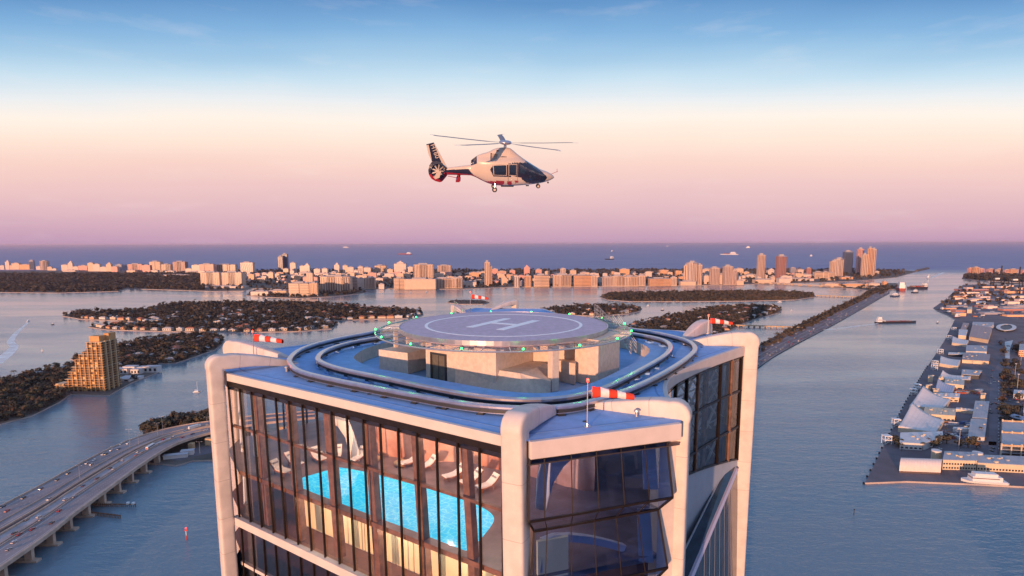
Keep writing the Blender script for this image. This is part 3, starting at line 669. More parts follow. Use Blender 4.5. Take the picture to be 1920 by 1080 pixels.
# ---- windsocks
M_redl = mat('red_lamp', (0.9,0.1,0.05), .3, emit=(1.0,0.03,0.02), estr=6)
def windsock(label, p, h, length, az, droop=.12):
    r = thing('windsock', label, 'windsock', p, group='red and white windsocks on the tower roof')
    p = Vector(p)
    MB().lathe(p, [(.22,0),(.22,.04),(.08,.06),(.05,.2)], 12).build('base', M_steel, r)
    MB().tube(p, p+Vector((0,0,h)), .045, .03, 8).build('pole', M_galv, r)
    MB().lathe(p+Vector((0,0,h)), [(.05,0),(.09,.06),(.085,.16),(.02,.22)], 10).build('beacon', M_redl, r)
    ld = bpy.data.lights.new('beacon_light','POINT'); ld.energy = 45; ld.color = (1,.08,.05); ld.shadow_soft_size = .1
    lo = bpy.data.objects.new('beacon_light', ld); COL.objects.link(lo); lo.parent = r; lo.location = (0,-.15,h+.3)
    d = Vector((math.cos(az), math.sin(az), 0)); r0 = length*.135
    mz = p+Vector((0,0,h*.78)); MB().tube(mz, mz+d*.25+Vector((0,0,.12)), .02, n=5).tube(mz, mz+d*.25-Vector((0,0,.14)), .02, n=5).build('frame', M_galv, r)
    MB().path([mz+d*.25+Vector((-math.sin(az)*r0*math.cos(t), math.cos(az)*r0*math.cos(t), r0*math.sin(t))) for t in [2*math.pi*i/18 for i in range(18)]], .02, 5, True).build('hoop', M_galv, r)
    rn = random.Random(len(label)); nS, nR = 31, 20; V = []
    for i in range(nS):
        t = i/(nS-1); c = mz+d*(.25+length*t)-Vector((0,0,droop*length*t**1.5)); rad = r0*(1-.42*t)
        for j in range(nR):
            a = 2*math.pi*j/nR; k = 1+.05*math.sin(a*3+t*17)+.04*math.sin(a*5-t*29+1)
            V.append(c+Vector((-math.sin(az)*rad*k*math.cos(a), math.cos(az)*rad*k*math.cos(a), rad*k*math.sin(a)*(1-.1*t))))
    for s in range(5):
        i0, i1 = s*6, s*6+6; b = MB(); b.add([V[q] for q in range(i0*nR,(i1+1)*nR)], [[i*nR+j, i*nR+(j+1)%nR, (i+1)*nR+(j+1)%nR, (i+1)*nR+j] for i in range(6) for j in range(nR)])
        b.build('sock_band', M_red if s%2 == 0 else M_wfab, r, smooth=True)
    return r
windsock('windsock nearest the camera, streaming right in front of the curved rails', U(1101,800,ZD), 2.75, 2.5, R(-2))
windsock('windsock at the left corner of the roof above the water', U(476,668,ZD), 2.35, 2.75, R(-4))
windsock('windsock at the right corner of the roof above the causeway', U(1327,632,ZD), 2.45, 2.5, R(-4))
windsock('small far windsock behind the back edge of the helipad', U(882,583,ZD), 3.0, 2.7, R(-4))

# ---- loungers and pouffes by the pool
M_wood = mat('warm_timber', (0.34,0.13,0.06), .5, var=.2, vscale=3)
M_cush = mat('white_cushion', (0.88,0.84,0.80), .8)
lg = thing('sun_lounger', 'x', 'sun lounger', (0,0,0), group='white sun loungers by the indoor pool')
prof = [(-.95,.30),(-.4,.26),(.15,.30),(.5,.48),(.95,.92)]
def ribbon(prof, w, th, z=0): 
    b = MB(); b.sweep([(x,0,zz+z) for x,zz in prof], [(-w/2,0),(w/2,0),(w/2,th),(-w/2,th)]); return b
ribbon(prof, .72, .09, .06).build('cushion', M_cush, lg, local=True)
ribbon(prof, .80, .07, 0).build('frame', M_wood, lg, local=True)
for x in (-.7,.35):
    for y in (-.32,.32): MB().tube((x,y,0),(x,y,.29), .04, n=6).build('leg', M_wood, lg, local=True)
MB().cbox((.72,0,.82), .3,.5,.1).build('pillow', mat('grey_pillow', (0.35,.34,.36), .8), lg, local=True)
LG = [(527,884,150,'leftmost sun lounger of all, at the left end of the pool hall'),(552,869,140,'second sun lounger from the left, just behind the leftmost one'),(597,860,135,'third sun lounger from the left, below the far glass'),
 (632,857,100,'sun lounger seen end on just left of the white sail shape'),(672,860,70,'sun lounger right under the white sail shape'),
 (770,868,38,'sun lounger beside the second round pouffe, left of its pair'),(799,876,38,'right sun lounger of the pair in the middle of the long side'),
 (852,893,38,'leftmost of the three sun loungers near the corner column'),(883,903,38,'middle one of the three sun loungers near the corner column'),(914,913,38,'rightmost sun lounger, nearest to the corner column')]
for i,(x,y,az,lb) in enumerate(LG):
    q = U(x,y+4,ZF+.01)
    if i == 0: lg.location = q; lg.rotation_euler.z = R(az); lg['label'] = lb
    else: dup(lg, q, R(az), lb, scale=1.06)
lg.scale = (1.06,)*3
pf = thing('pouffe', 'round pale pouffe left of the pair of sun loungers near the white sail shape', 'pouffe', U(700,864,ZF+.01), group='round pouffes by the indoor pool')
MB().lathe((0,0,0), [(.45,0),(.62,.12),(.64,.28),(.5,.38),(.05,.4)], 24).build('cushion', mat('ochre_cushion', (0.60,0.40,0.22), .8), pf, smooth=True, local=True)
MB().lathe((0,0,0), [(.5,.0),(.5,.05)], 20).build('base', M_wood, pf, local=True)
dup(pf, U(752,872,ZF+.01), 0, 'round pale pouffe beside the pair of sun loungers in the middle')
# ================================================================ water
m = bpy.data.materials.new('sea_water'); m.use_nodes = True; t = m.node_tree; b_ = t.nodes['Principled BSDF']; NW = t.nodes.new; LK = t.links.new
b_.inputs['IOR'].default_value = 1.5
geo = NW('ShaderNodeNewGeometry'); 
def mapn(sx, sy, rot=0):
    q = NW('ShaderNodeMapping'); q.inputs['Scale'].default_value = (sx,sy,1); q.inputs['Rotation'].default_value = (0,0,rot); LK(geo.outputs['Position'], q.inputs[0]); return q
def noise(mp_, det=4, ro=.55):
    n_ = NW('ShaderNodeTexNoise'); n_.inputs['Scale'].default_value = 1; n_.inputs['Detail'].default_value = det; n_.inputs['Roughness'].default_value = ro; LK(mp_.outputs[0], n_.inputs['Vector']); return n_
def math_(op, a, c=None, d=None):
    q = NW('ShaderNodeMath'); q.operation = op
    for k, v in enumerate((a, c, d)):
        if v is None: continue
        if isinstance(v, (int,float)): q.inputs[k].default_value = v
        else: LK(v, q.inputs[k])
    return q.outputs[0]
calm = noise(mapn(0.0012, 0.0045, .12), 5, .6)      # wide calm and ruffled patches
calmR = NW('ShaderNodeMapRange'); LK(calm.outputs['Fac'], calmR.inputs['Value']); calmR.inputs['From Min'].default_value = .40; calmR.inputs['From Max'].default_value = .62
sepP = NW('ShaderNodeSeparateXYZ'); LK(geo.outputs['Position'], sepP.inputs[0])
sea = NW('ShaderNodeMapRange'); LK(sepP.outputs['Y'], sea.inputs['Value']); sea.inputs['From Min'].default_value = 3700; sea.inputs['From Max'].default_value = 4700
near = NW('ShaderNodeMapRange'); LK(sepP.outputs['Y'], near.inputs['Value']); near.inputs['From Min'].default_value = 350; near.inputs['From Max'].default_value = 1500
w1 = noise(mapn(.06,.16,.25), 3); w2 = noise(mapn(.25,.55,-.2), 3); w3 = noise(mapn(.012,.03,.1), 3)
h = math_('MULTIPLY_ADD', w2.outputs['Fac'], .5, math_('MULTIPLY_ADD', w3.outputs['Fac'], 1.6, w1.outputs['Fac']))
bp = NW('ShaderNodeBump'); LK(h, bp.inputs['Height']); bp.inputs['Distance'].default_value = 1.6
LK(math_('ADD', math_('MULTIPLY_ADD', near.outputs[0], -.30, .38), math_('MULTIPLY', calmR.outputs[0], .24)), bp.inputs['Strength'])
LK(bp.outputs[0], b_.inputs['Normal'])
ro = math_('ADD', math_('MULTIPLY_ADD', calmR.outputs[0], .10, .12), math_('MULTIPLY', sea.outputs[0], .35)); LK(ro, b_.inputs['Roughness'])
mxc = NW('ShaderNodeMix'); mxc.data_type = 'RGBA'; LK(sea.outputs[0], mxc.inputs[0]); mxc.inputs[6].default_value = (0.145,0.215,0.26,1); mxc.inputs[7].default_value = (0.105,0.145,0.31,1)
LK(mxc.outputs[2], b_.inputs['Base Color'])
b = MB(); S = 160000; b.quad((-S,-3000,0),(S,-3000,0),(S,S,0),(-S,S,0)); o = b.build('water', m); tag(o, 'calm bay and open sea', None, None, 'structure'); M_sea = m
# ground under the tower itself (a quay at its foot, hidden below the picture)
M_land = mat('island_ground', (0.065,0.055,0.045), .9, col2=(0.15,0.12,0.10), vscale=.02, detail=9)
M_seawall = mat('seawall', (0.45,0.36,0.32), .8, var=.15, vscale=.05)
M_asph = mat('asphalt', (0.13,0.115,0.13), .9, var=.2, vscale=.03, detail=8)
def land(name, pxs, zt=1.6, m=None, px=True, wall=True):
    P = [tuple(U(x,y,zt))[:2] for x,y in pxs] if px else pxs
    b = MB(); b.prism(P, -2, zt); b.m = [1 if len(f) <= 4 else 0 for f in b.f]
    if len(pxs) == 4: b.m = [0,0,1,1,1,1]
    o = b.build(name, [m or M_land, M_seawall]); tag(o, name.replace('_',' '), None, None, 'structure'); return P
land('quay_ground', [(-60,-250),(1900,-2600),(1900,-300),(60,20),(60,120),(-60,120)], 2.0, M_asph, px=False)
# the town behind the camera, seen only mirrored in the glass
rt = random.Random(2); b = MB()
for i in range(170):
    x = rt.uniform(90,1800); y = rt.uniform(-1.25,-.28)*x-60
    if y > -40: continue
    w, d, h = rt.uniform(18,50), rt.uniform(18,50), rt.choice((8,14,20,30,45,60))
    b.mi = rt.randrange(3); b.box(x-w/2,y-d/2,2,x+w/2,y+d/2,h); b.mi = 0; b.box(x-w*.2,y-d*.2,h,x+w*.25,y+d*.2,h+3)
TOWN = b
# ================================================================ islands, woods, houses
rng = random.Random(11)
ISL = {}
def L_(key, name, pxs, **k): ISL[key] = land(name, pxs, **k)
L_('beach', 'barrier_island_ground', [(-420,552),(0,548),(110,549),(222,546),(237,541),(340,544),(400,546),(458,545),(470,541),(690,541),(860,542),(960,538),(1120,537),(1300,535),(1400,533),(1520,530),(1600,527),(1680,520),(1720,509),(1700,507),(1600,505),(1400,505),(1000,505.5),(600,506),(200,507),(-420,508)])
L_('belle', 'island_ground', [(461,554),(500,557),(560,559),(620,556),(672,551),(690,547),(680,543),(560,541),(500,543),(470,546)])
L_('mid', 'island_ground', [(116,592),(150,598),(200,600),(250,602),(290,606),(180,609),(165,613),(200,618),(300,621),(455,623),(560,621),(622,616),(634,608),(622,601),(700,598),(765,597),(794,590),(792,583),(760,579),(700,578),(660,571),(600,568),(500,566),(400,567),(300,570),(284,577),(240,582),(140,585)])
L_('near', 'island_ground', [(-60,806),(0,795),(60,779),(112,753),(128,741),(134,739),(205,741),(218,733),(245,718),(297,697),(299,688),(290,682),(330,680),(362,670),(380,663),(402,656),(417,645),(421,636),(408,630),(380,628),(330,629),(270,637),(240,644),(215,655),(190,663),(150,668),(132,672),(150,682),(110,690),(60,700),(0,718),(-60,735)])
L_('thin', 'island_ground', [(1123,556),(1140,562),(1180,565),(1300,565),(1400,564),(1490,562),(1530,556),(1524,551),(1480,548),(1400,547),(1250,548),(1150,550)])
L_('small', 'island_ground', [(1000,585),(1060,590),(1130,593),(1150,590),(1178,588),(1200,583),(1204,578),(1190,574),(1130,572),(1080,573),(1020,579)])
L_('lobe', 'island_ground', [(1150,625),(1230,640),(1300,646),(1345,632),(1392,607),(1420,597),(1460,586),(1467,580),(1450,574),(1400,573),(1340,575),(1290,584),(1240,594),(1180,610)])
L_('flat', 'islet_ground', [(838,567),(860,570),(905,570),(918,567),(905,563),(870,562),(845,563)])
L_('cause', 'causeway_ground', [(1380,700),(1420,672),(1480,643),(1560,604),(1640,562),(1662,548),(1668,541),(1655,539),(1628,547),(1600,561),(1560,578),(1500,607),(1440,637),(1380,672)])
L_('guard', 'basin_ground', [(1536,536),(1600,541),(1640,546),(1668,543),(1690,541),(1697,534),(1680,531),(1600,529),(1540,531)])
L_('port', 'port_ground', [(1622,905),(1700,902),(1800,906),(1920,912),(2140,925),(2140,540),(1960,535),(1840,533),(1806,534),(1790,545),(1772,562),(1750,577),(1758,583),(1775,590),(1791,598),(1784,612),(1770,640),(1740,686),(1700,752),(1668,815),(1640,870)], m=M_asph)
L_('fisher', 'island_ground', [(1803,523),(1840,526),(1920,530),(2140,536),(2140,518),(1920,517),(1815,514),(1806,518)])
L_('foot', 'causeway_ground', [(268,866),(330,872),(345,868),(360,863),(394,862),(470,866),(470,790),(394,783),(340,790),(300,796),(268,804),(268,830)])
mb = MB(); P = [tuple(U(x,y,2)) for x,y in [(1718,508.5),(1740,503.5)]]; mb.tube(P[0], P[1], 12, n=5); tag(mb.build('jetty', M_land), 'long dark rock jetty running out to sea from the tip of the beach', 'jetty')

# tree crowns: clumps of small leaf faces round a few limbs
def crown_arrays(seed, n, rx, rz, h0, leaf, lobes=5):
    r = random.Random(seed); V = []; Fc = []
    cs = [(r.uniform(-.5,.5)*rx, r.uniform(-.5,.5)*rx, h0+rz*r.uniform(.15,.75), r.uniform(.42,.68)) for _ in range(lobes)]+[(0,0,h0+rz*.45,.7)]
    for i in range(n):
        cx, cy, cz, k = r.choice(cs); d = Vector((r.gauss(0,1), r.gauss(0,1), r.gauss(0,1))).normalized(); q = k*r.uniform(.75,1.05)
        p = Vector((cx+d.x*rx*q*.75, cy+d.y*rx*q*.75, cz+d.z*rz*q*.62)); nrm = (d+Vector((r.uniform(-.5,.5),r.uniform(-.5,.5),r.uniform(0,.8)))).normalized()
        a = nrm.orthogonal().normalized(); b_2 = nrm.cross(a); t = r.uniform(0,6.28); a, b_2 = a*math.cos(t)+b_2*math.sin(t), b_2*math.cos(t)-a*math.sin(t); s = leaf*r.uniform(.6,1.3); k0 = len(V)
        V += [p-a*s-b_2*s*.6, p+a*s-b_2*s*.5, p+a*s*.7+b_2*s*.8+nrm*s*.3, p-a*s*.8+b_2*s*.7]; Fc.append((k0,k0+1,k0+2,k0+3))
    return np.array([tuple(v) for v in V]), np.array(Fc)
def leaf_mat(name, c1, c2, vs=.25):
    return mat(name, c1, .8, col2=c2, vscale=vs, detail=3, spec=.2)
M_leaf = [leaf_mat('foliage_olive', (0.055,0.048,0.028), (0.12,0.095,0.05)), leaf_mat('foliage_dark', (0.042,0.040,0.030), (0.09,0.075,0.05)), leaf_mat('foliage_russet', (0.085,0.05,0.03), (0.14,0.085,0.05))]
M_bark = mat('bark', (0.10,0.07,0.05), .9)
CR = [crown_arrays(s, 110, 5.2, 6.5, 2.2, .85) for s in (1,2,3)]
CRs = [crown_arrays(s, 26, 5.6, 7.5, .8, 1.9, 3) for s in (4,5,6,7)]
def frond_arrays(seed):
    r = random.Random(seed); V = []; Fc = []
    for i in range(16):
        a = 2*math.pi*i/16+r.uniform(-.2,.2); l = r.uniform(2.6,3.6); up = r.uniform(.2,1.0); prev = None
        for k in range(5):
            t = k/4; c = Vector((math.cos(a)*l*t, math.sin(a)*l*t, 9.2+up*math.sin(t*2.2)*1.4-t*t*2.0)); sd_ = Vector((-math.sin(a), math.cos(a), 0))*(.45*(1-t)+.1)
            cur = len(V); V += [c-sd_-Vector((0,0,.2)), c, c+sd_-Vector((0,0,.2))]
            if prev is not None: Fc += [(prev,prev+1,cur+1,cur),(prev+1,prev+2,cur+2,cur+1)]
            prev = cur
    return np.array([tuple(v) for v in V]), np.array(Fc)
def mesh_np(name, V, Fc, m):
    me = bpy.data.meshes.new(name); me.vertices.add(len(V)); me.vertices.foreach_set('co', V.astype(np.float32).ravel())
    k = Fc.shape[1]; me.loops.add(Fc.size); me.loops.foreach_set('vertex_index', Fc.astype(np.int32).ravel())
    me.polygons.add(len(Fc)); me.polygons.foreach_set('loop_start', np.arange(0, Fc.size, k, dtype=np.int32)); me.polygons.foreach_set('loop_total', np.full(len(Fc), k, np.int32))
    me.materials.append(m); me.update(calc_edges=True); return me
def tree_proto(i, kind):
    r = thing('palm_tree' if kind == 'palm' else 'broadleaf_tree', 'x', 'tree', (0,0,0), group='x')
    if kind == 'palm':
        b = MB(); b.tube((0,0,0),(.3,0,9.3),.28,.18,6); b.build('trunk', M_bark, r, local=True); me = mesh_np('crown', *frond_arrays(i), M_leaf[0])
    else:
        b = MB(); b.tube((0,0,-.5),(.1,0,3.2),.42,.28,7)
        for k in range(4): b.tube((.1,0,2.8),(2.2*math.cos(k*1.6+i),2.2*math.sin(k*1.6+i),5.4),.2,.07,5)
        b.build('trunk', M_bark, r, local=True); me = mesh_np('crown', *CR[i], M_leaf[i])
    o = bpy.data.objects.new('crown', me); COL.objects.link(o); o.parent = r
    return r
PALM = frond_arrays(9)
TREES = []      # (x, y, z, scale, kind, where)
HOUSES = []
def bbox(P): xs = [p[0] for p in P]; ys = [p[1] for p in P]; return min(xs), max(xs), min(ys), max(ys)
def edge_dist(x, y, P):
    m_ = 1e9; n = len(P)
    for i in range(n):
        a, c = P[i], P[(i+1)%n]; dx, dy = c[0]-a[0], c[1]-a[1]; l2 = dx*dx+dy*dy or 1; t = max(0, min(1, ((x-a[0])*dx+(y-a[1])*dy)/l2)); m_ = min(m_, math.hypot(x-a[0]-t*dx, y-a[1]-t*dy))
    return m_
HGRID = {}
def near_house(x, y, r):
    gx, gy = int(x//40), int(y//40)
    for i in (-1,0,1):
        for j in (-1,0,1):
            for hx, hy, hr in HGRID.get((gx+i,gy+j), ()):
                if (x-hx)**2+(y-hy)**2 < (r+hr)**2: return True
    return False
def add_house(x, y, w, d, h, rz, kind, where):
    HOUSES.append((x,y,w,d,h,rz,kind,where)); HGRID.setdefault((int(x//40),int(y//40)), []).append((x,y,max(w,d)*.5))
def block_area(x, y, r): HGRID.setdefault((int(x//40),int(y//40)), []).append((x,y,r))
def scatter_houses(key, n, where, size=(12,20), edge_n=0, margin=12, clip=None, h=(4,8)):
    P = ISL[key]; x0,x1,y0,y1 = bbox(P); k = 0; tries = 0
    # along the shore first
    m_ = len(P); per = sum(math.hypot(P[i][0]-P[(i+1)%m_][0], P[i][1]-P[(i+1)%m_][1]) for i in range(m_))
    if edge_n:
        step = per/edge_n; acc = rng.uniform(0,step)
        for i in range(m_):
            a, c = P[i], P[(i+1)%m_]; l = math.hypot(c[0]-a[0], c[1]-a[1])
            while acc < l:
                t = acc/l; nx, ny = -(c[1]-a[1])/l, (c[0]-a[0])/l; x, y = a[0]+(c[0]-a[0])*t, a[1]+(c[1]-a[1])*t
                s = 1 if inpoly(x+nx*15, y+ny*15, P) else -1; x += nx*s*rng.uniform(13,20); y += ny*s*rng.uniform(13,20); acc += step*rng.uniform(.7,1.3)
                if (clip is None or clip(x,y)) and inpoly(x,y,P) and not near_house(x,y,8): add_house(x,y,rng.uniform(*size),rng.uniform(9,13),rng.uniform(*h),math.atan2(ny,nx)+math.pi/2,rng.choice('wwcco'),where)
            acc -= l
    while k < n and tries < n*40:
        tries += 1; x, y = rng.uniform(x0,x1), rng.uniform(y0,y1)
        if not inpoly(x,y,P) or (clip and not clip(x,y)) or edge_dist(x,y,P) < margin or near_house(x,y,9): continue
        add_house(x,y,rng.uniform(*size),rng.uniform(9,14),rng.uniform(*h),rng.choice((0,.3,1.57,-.2))+rng.uniform(-.1,.1),rng.choice('wwccogr'),where); k += 1
def scatter_trees(key, spacing, where, sc=(.7,1.25), clip=None, margin=5, palm=.06, jitter=.5):
    P = ISL[key]; x0,x1,y0,y1 = bbox(P); y = y0
    while y < y1:
        x = x0+rng.uniform(0,spacing)
        while x < x1:
            px_, py_ = x+rng.uniform(-jitter,jitter)*spacing, y+rng.uniform(-jitter,jitter)*spacing
            if inpoly(px_,py_,P) and (clip is None or clip(px_,py_)) and not near_house(px_,py_,2.0) and edge_dist(px_,py_,P) > margin:
                TREES.append((px_,py_,1.4,rng.uniform(*sc),'palm' if rng.random() < palm else 'leaf',where))
            x += spacing
        y += spacing
# keep the stepped apartment block's plot and the white villas clear
for x, y, r in ((150,728,32),(185,728,32),(203,736,28),(190,738,25),(205,722,26),(170,722,25),(240,705,30),(262,700,25),(285,692,22),(225,712,25),(215,727,22),(255,694,25)):
    q = U(x,y,1.6); block_area(q.x, q.y, r)
scatter_houses('near', 34, 'the wooded island at the left', edge_n=34, size=(12,20), h=(3.5,6), clip=lambda x,y: PX((x,y,1.6))[1] < 712-.06*PX((x,y,1.6))[0])
scatter_houses('mid', 120, 'the two lobed island beyond the left windsock', edge_n=110, size=(12,24), h=(4,7))
scatter_houses('thin', 14, 'the narrow island right of the helipad', edge_n=26, size=(14,26))
scatter_houses('small', 10, 'the small island just past the rim of the helipad', edge_n=16, size=(12,22))
scatter_houses('lobe', 22, 'the wooded island behind the right windsock', edge_n=38, size=(12,22))
beach_clip_woods = lambda x, y: PX((x,y,1.6))[0] < 372
scatter_houses('beach', 34, 'the wooded shore at the far left', edge_n=60, size=(20,42), h=(6,12), clip=lambda x,y: PX((x,y,1.6))[0] < 372 and y < 4000 and x > -2900)
SPC = {'near':7.2,'mid':9.5,'thin':10.5,'small':9,'lobe':8.5}
scatter_trees('near', 6.8, 'the wooded island at the left', (.6,1.5), margin=2)
scatter_trees('mid', 11.5, 'the two lobed island', (.6,1.6), palm=.12)
scatter_trees('thin', 12, 'the narrow island', (.9,1.6))
scatter_trees('small', 10, 'the small island', (.8,1.3), palm=.12)
scatter_trees('lobe', 9.5, 'the island behind the right windsock', (.8,1.35))
scatter_trees('beach', 24, 'the far shore at the left', (1.5,2.6), clip=lambda x,y: PX((x,y,1.6))[0] < 385 and y < 4250 and x > -4200, margin=14)
scatter_trees('belle', 22, 'the islet by the far apartment towers', (1.0,1.8), margin=14)
scatter_trees('flat', 12, 'the flat islet', (.3,.55), palm=0)
scatter_trees('foot', 7, 'the foot of the bridge', (1.2,1.8), clip=lambda x,y: PX((x,y,1.6))[1] < 815+ (PX((x,y,1.6))[0]-270)*-.14, palm=0, margin=1)
scatter_trees('fisher', 30, 'the far island at the right', (1.6,2.6), margin=10)
# the tree lined edge of the long causeway
def cl_clip(x, y):
    px_, py_ = PX((x,y,1.6)); t = (1650-px_)/270
    yt = 541+ (672-541)*max(0,t); return py_ < yt+ 6+5*t and rng.random() < .8 if px_ < 1650 else rng.random() < .5
scatter_trees('cause', 11, 'the causeway', (.8,1.3), clip=cl_clip, margin=4, palm=.1)
scatter_trees('guard', 24, 'the basin', (1.2,1.9), clip=lambda x,y: PX((x,y,1.6))[1] > 538 and rng.random() < .6)
scatter_trees('beach', 30, 'the far shore', (1.2,2.2), clip=lambda x,y: 385 < PX((x,y,1.6))[0] < 1700 and rng.random() < .42, margin=18)
def port_clip(x, y):
    px_, py_ = PX((x,y,1.6))
    if py_ < 575: return rng.random() < .25
    return 0
scatter_trees('port', 26, 'the port', (1.0,1.9), clip=port_clip)
for x, y, s in [(1686,838,1.4),(1677,832,1.3),(1690,846,1.0),(1745,836,1.3),(1760,834,1.5),(1775,832,1.5),(1750,842,1.2),(1730,845,1.0),(1800,838,1.2),(1815,840,1.4),(1830,840,1.2),(1825,832,1.2),(1772,815,1.0),(1778,822,.9),(1838,816,1),(1787,755,.8),(1815,745,.7),(1850,778,.8)]:
    q = U(x,y,1.6); TREES.append((q.x,q.y,1.6,s*.9,'palm' if s < 1.05 else 'leaf','the cruise terminals at the right'))
for i in range(90):
    x, y = rng.uniform(1877,1915), rng.uniform(640,800); q = U(x,y,1.6)
    if abs(x-1894) > 4 or y > 700: TREES.append((q.x,q.y,1.6,rng.uniform(.8,1.5),'palm' if rng.random() < .2 else 'leaf','the road at the right edge'))
# the nearest trees are things of their own, the rest are woods
vis = [t for t in TREES if -10 < PX((t[0],t[1],5))[0] < 1930 and not (388 < PX((t[0],t[1],5))[0] < 1412 and PX((t[0],t[1],5))[1] > 690)]
_vs = set(vis); rest = [t for t in TREES if t not in _vs]
vis.sort(key=lambda t: (t[0]**2+t[1]**2)/t[3]**2); ind, far = vis[:290], vis[290:]+rest
pro = {('leaf',i): tree_proto(i,'leaf') for i in range(3)}; pro[('palm',0)] = tree_proto(0,'palm')
used = set()
for x, y, z, s, k, where in ind:
    key = (k, 0 if k == 'palm' else rng.choice((0,1,1,2)))
    g = 'palm trees' if k == 'palm' else 'broadleaf trees'
    lb = (('slim palm tree' if k == 'palm' else ('dark','olive green','russet brown')[(1,0,2)[key[1]]]+' bushy tree')+' standing on '+where)
    p = pro[key]
    if key not in used: used.add(key); o = p; o.location = (x,y,z); o.scale = (s,s,s*.9)
    else: o = dup(p, (x,y,z), rng.uniform(0,6.28), scale=(s,s,s*rng.uniform(.8,1.1)))
    o['label'] = lb; o['group'] = ('palm trees on ' if k == 'palm' else ('dark','olive green','russet brown')[(1,0,2)[key[1]]]+' trees on ')+where
for k, o in pro.items():
    if k not in used:
        for c in [c for c in bpy.data.objects if c.parent == o]: bpy.data.objects.remove(c)
        bpy.data.objects.remove(o)
by = {}
for t in far: by.setdefault(t[5], []).append(t)
for where, ts in by.items():
    VV = []; FF = []; o_ = 0
    for x, y, z, s, k, _ in ts:
        far_ = y > 1500
        V, Fc = CRs[rng.randrange(4)] if far_ or rng.random() < .5 else CR[rng.randrange(3)]
        if len(Fc) > 60: Fc = Fc[:60]; V = V[:240]
        if k == 'palm': V, Fc = PALM; 
        a = rng.uniform(0,6.28); ca, sa = math.cos(a), math.sin(a)
        W = np.stack([V[:,0]*ca-V[:,1]*sa, V[:,0]*sa+V[:,1]*ca, V[:,2]*rng.uniform(.75,1.15)], 1)*s+np.array([x,y,z]); VV.append(W); FF.append(Fc+o_); o_ += len(V)
    if VV:
        me = mesh_np('woodland', np.concatenate(VV), np.concatenate(FF), leaf_mat('foliage_wood', (0.036,0.033,0.026), (0.115,0.082,0.052), .03))
        o = bpy.data.objects.new('woodland', me); COL.objects.link(o); tag(o, 'dark tree cover on '+where, 'trees', None, 'stuff')
# ---- houses of the islands
WALLC = {'w':((0.62,0.58,0.54),(0.42,0.36,0.33),'white walled'),'c':((0.60,0.46,0.34),(0.38,0.14,0.08),'cream walled'),'o':((0.58,0.34,0.20),(0.35,0.12,0.07),'ochre'),'g':((0.40,0.38,0.38),(0.22,0.2,0.2),'grey'),'r':((0.50,0.36,0.30),(0.42,0.15,0.09),'red roofed')}
def house(x, y, w, d, h, rz, kind, hip, lb, group):
    wc, rc, nm = WALLC[kind]
    r = thing('villa', lb, 'house', (x,y,1.4), rz, group)
    b = MB(); b.box(-w/2,-d/2,0,w/2,d/2,h)
    if w > 15: b.box(-w/2+1,-d/2-3.5,0,-w/2+w*.42,-d/2,h*.55)
    b.build('wall', mat('villa_wall_'+kind, wc, .8), r, local=True)
    o_ = .7; b = MB()
    if hip: b.add([(-w/2-o_,-d/2-o_,h),(w/2+o_,-d/2-o_,h),(w/2+o_,d/2+o_,h),(-w/2-o_,d/2+o_,h),(-w/2+d*.45,0,h+d*.27),(w/2-d*.45,0,h+d*.27)], [[3,2,1,0],[0,1,5,4],[1,2,5],[2,3,4,5],[3,0,4]])
    else: b.box(-w/2-.3,-d/2-.3,h,w/2+.3,d/2+.3,h+.5); b.box(-w*.1,-d*.2,h+.5,w*.25,d*.25,h+2.4)
    b.build('roof', mat('villa_roof_'+kind+str(int(hip)), rc if hip else (0.5,0.47,0.46), .85), r, local=True)
    nW = max(2, int(w/5))
    for side in (-1, 1):
        if side == 1 and y > 1500: break
        for i in range(nW):
            xx = -w/2+(i+.5)*w/nW; b = MB(); b.box(xx-1.0, side*(d/2+.03)-.03, h*.3, xx+1.0, side*(d/2+.03)+.03, h*.78); b.build('window', mat('far_window', (0.03,0.035,0.05), .15), r, local=True)
    return r
seen = {}
HOUSES.sort(key=lambda t: t[0]*t[0]+t[1]*t[1])
HV = [h for h in HOUSES if -10 < PX((h[0],h[1],4))[0] < 1930 and not (388 < PX((h[0],h[1],4))[0] < 1412 and PX((h[0],h[1],4))[1] > 700)][:290]
order = {}
for h in HV: order.setdefault(h[7], []).append(PX((h[0],h[1],4))[0])
for k in order: order[k].sort()
for (x,y,w,d,h,rz,kind,where) in HV:
    px_ = PX((x,y,4))[0]; n = order[where].index(px_)+1; hip = rng.random() < .6
    nm = WALLC[kind][2]; short = {'the wooded island at the left':'the near wooded island','the two lobed island beyond the left windsock':'the two lobed island','the narrow island right of the helipad':'the narrow island','the small island just past the rim of the helipad':'the small island by the helipad','the wooded island behind the right windsock':'the island behind the right windsock','the wooded shore at the far left':'the far left shore'}[where]
    house(x,y,w,d,h,rz,kind,hip, f"{'tall' if h>6 else 'low'} {nm} house, {ordw(n)} from the left on {short}".replace('leftmost from the left on','leftmost on'), 'houses on '+short)

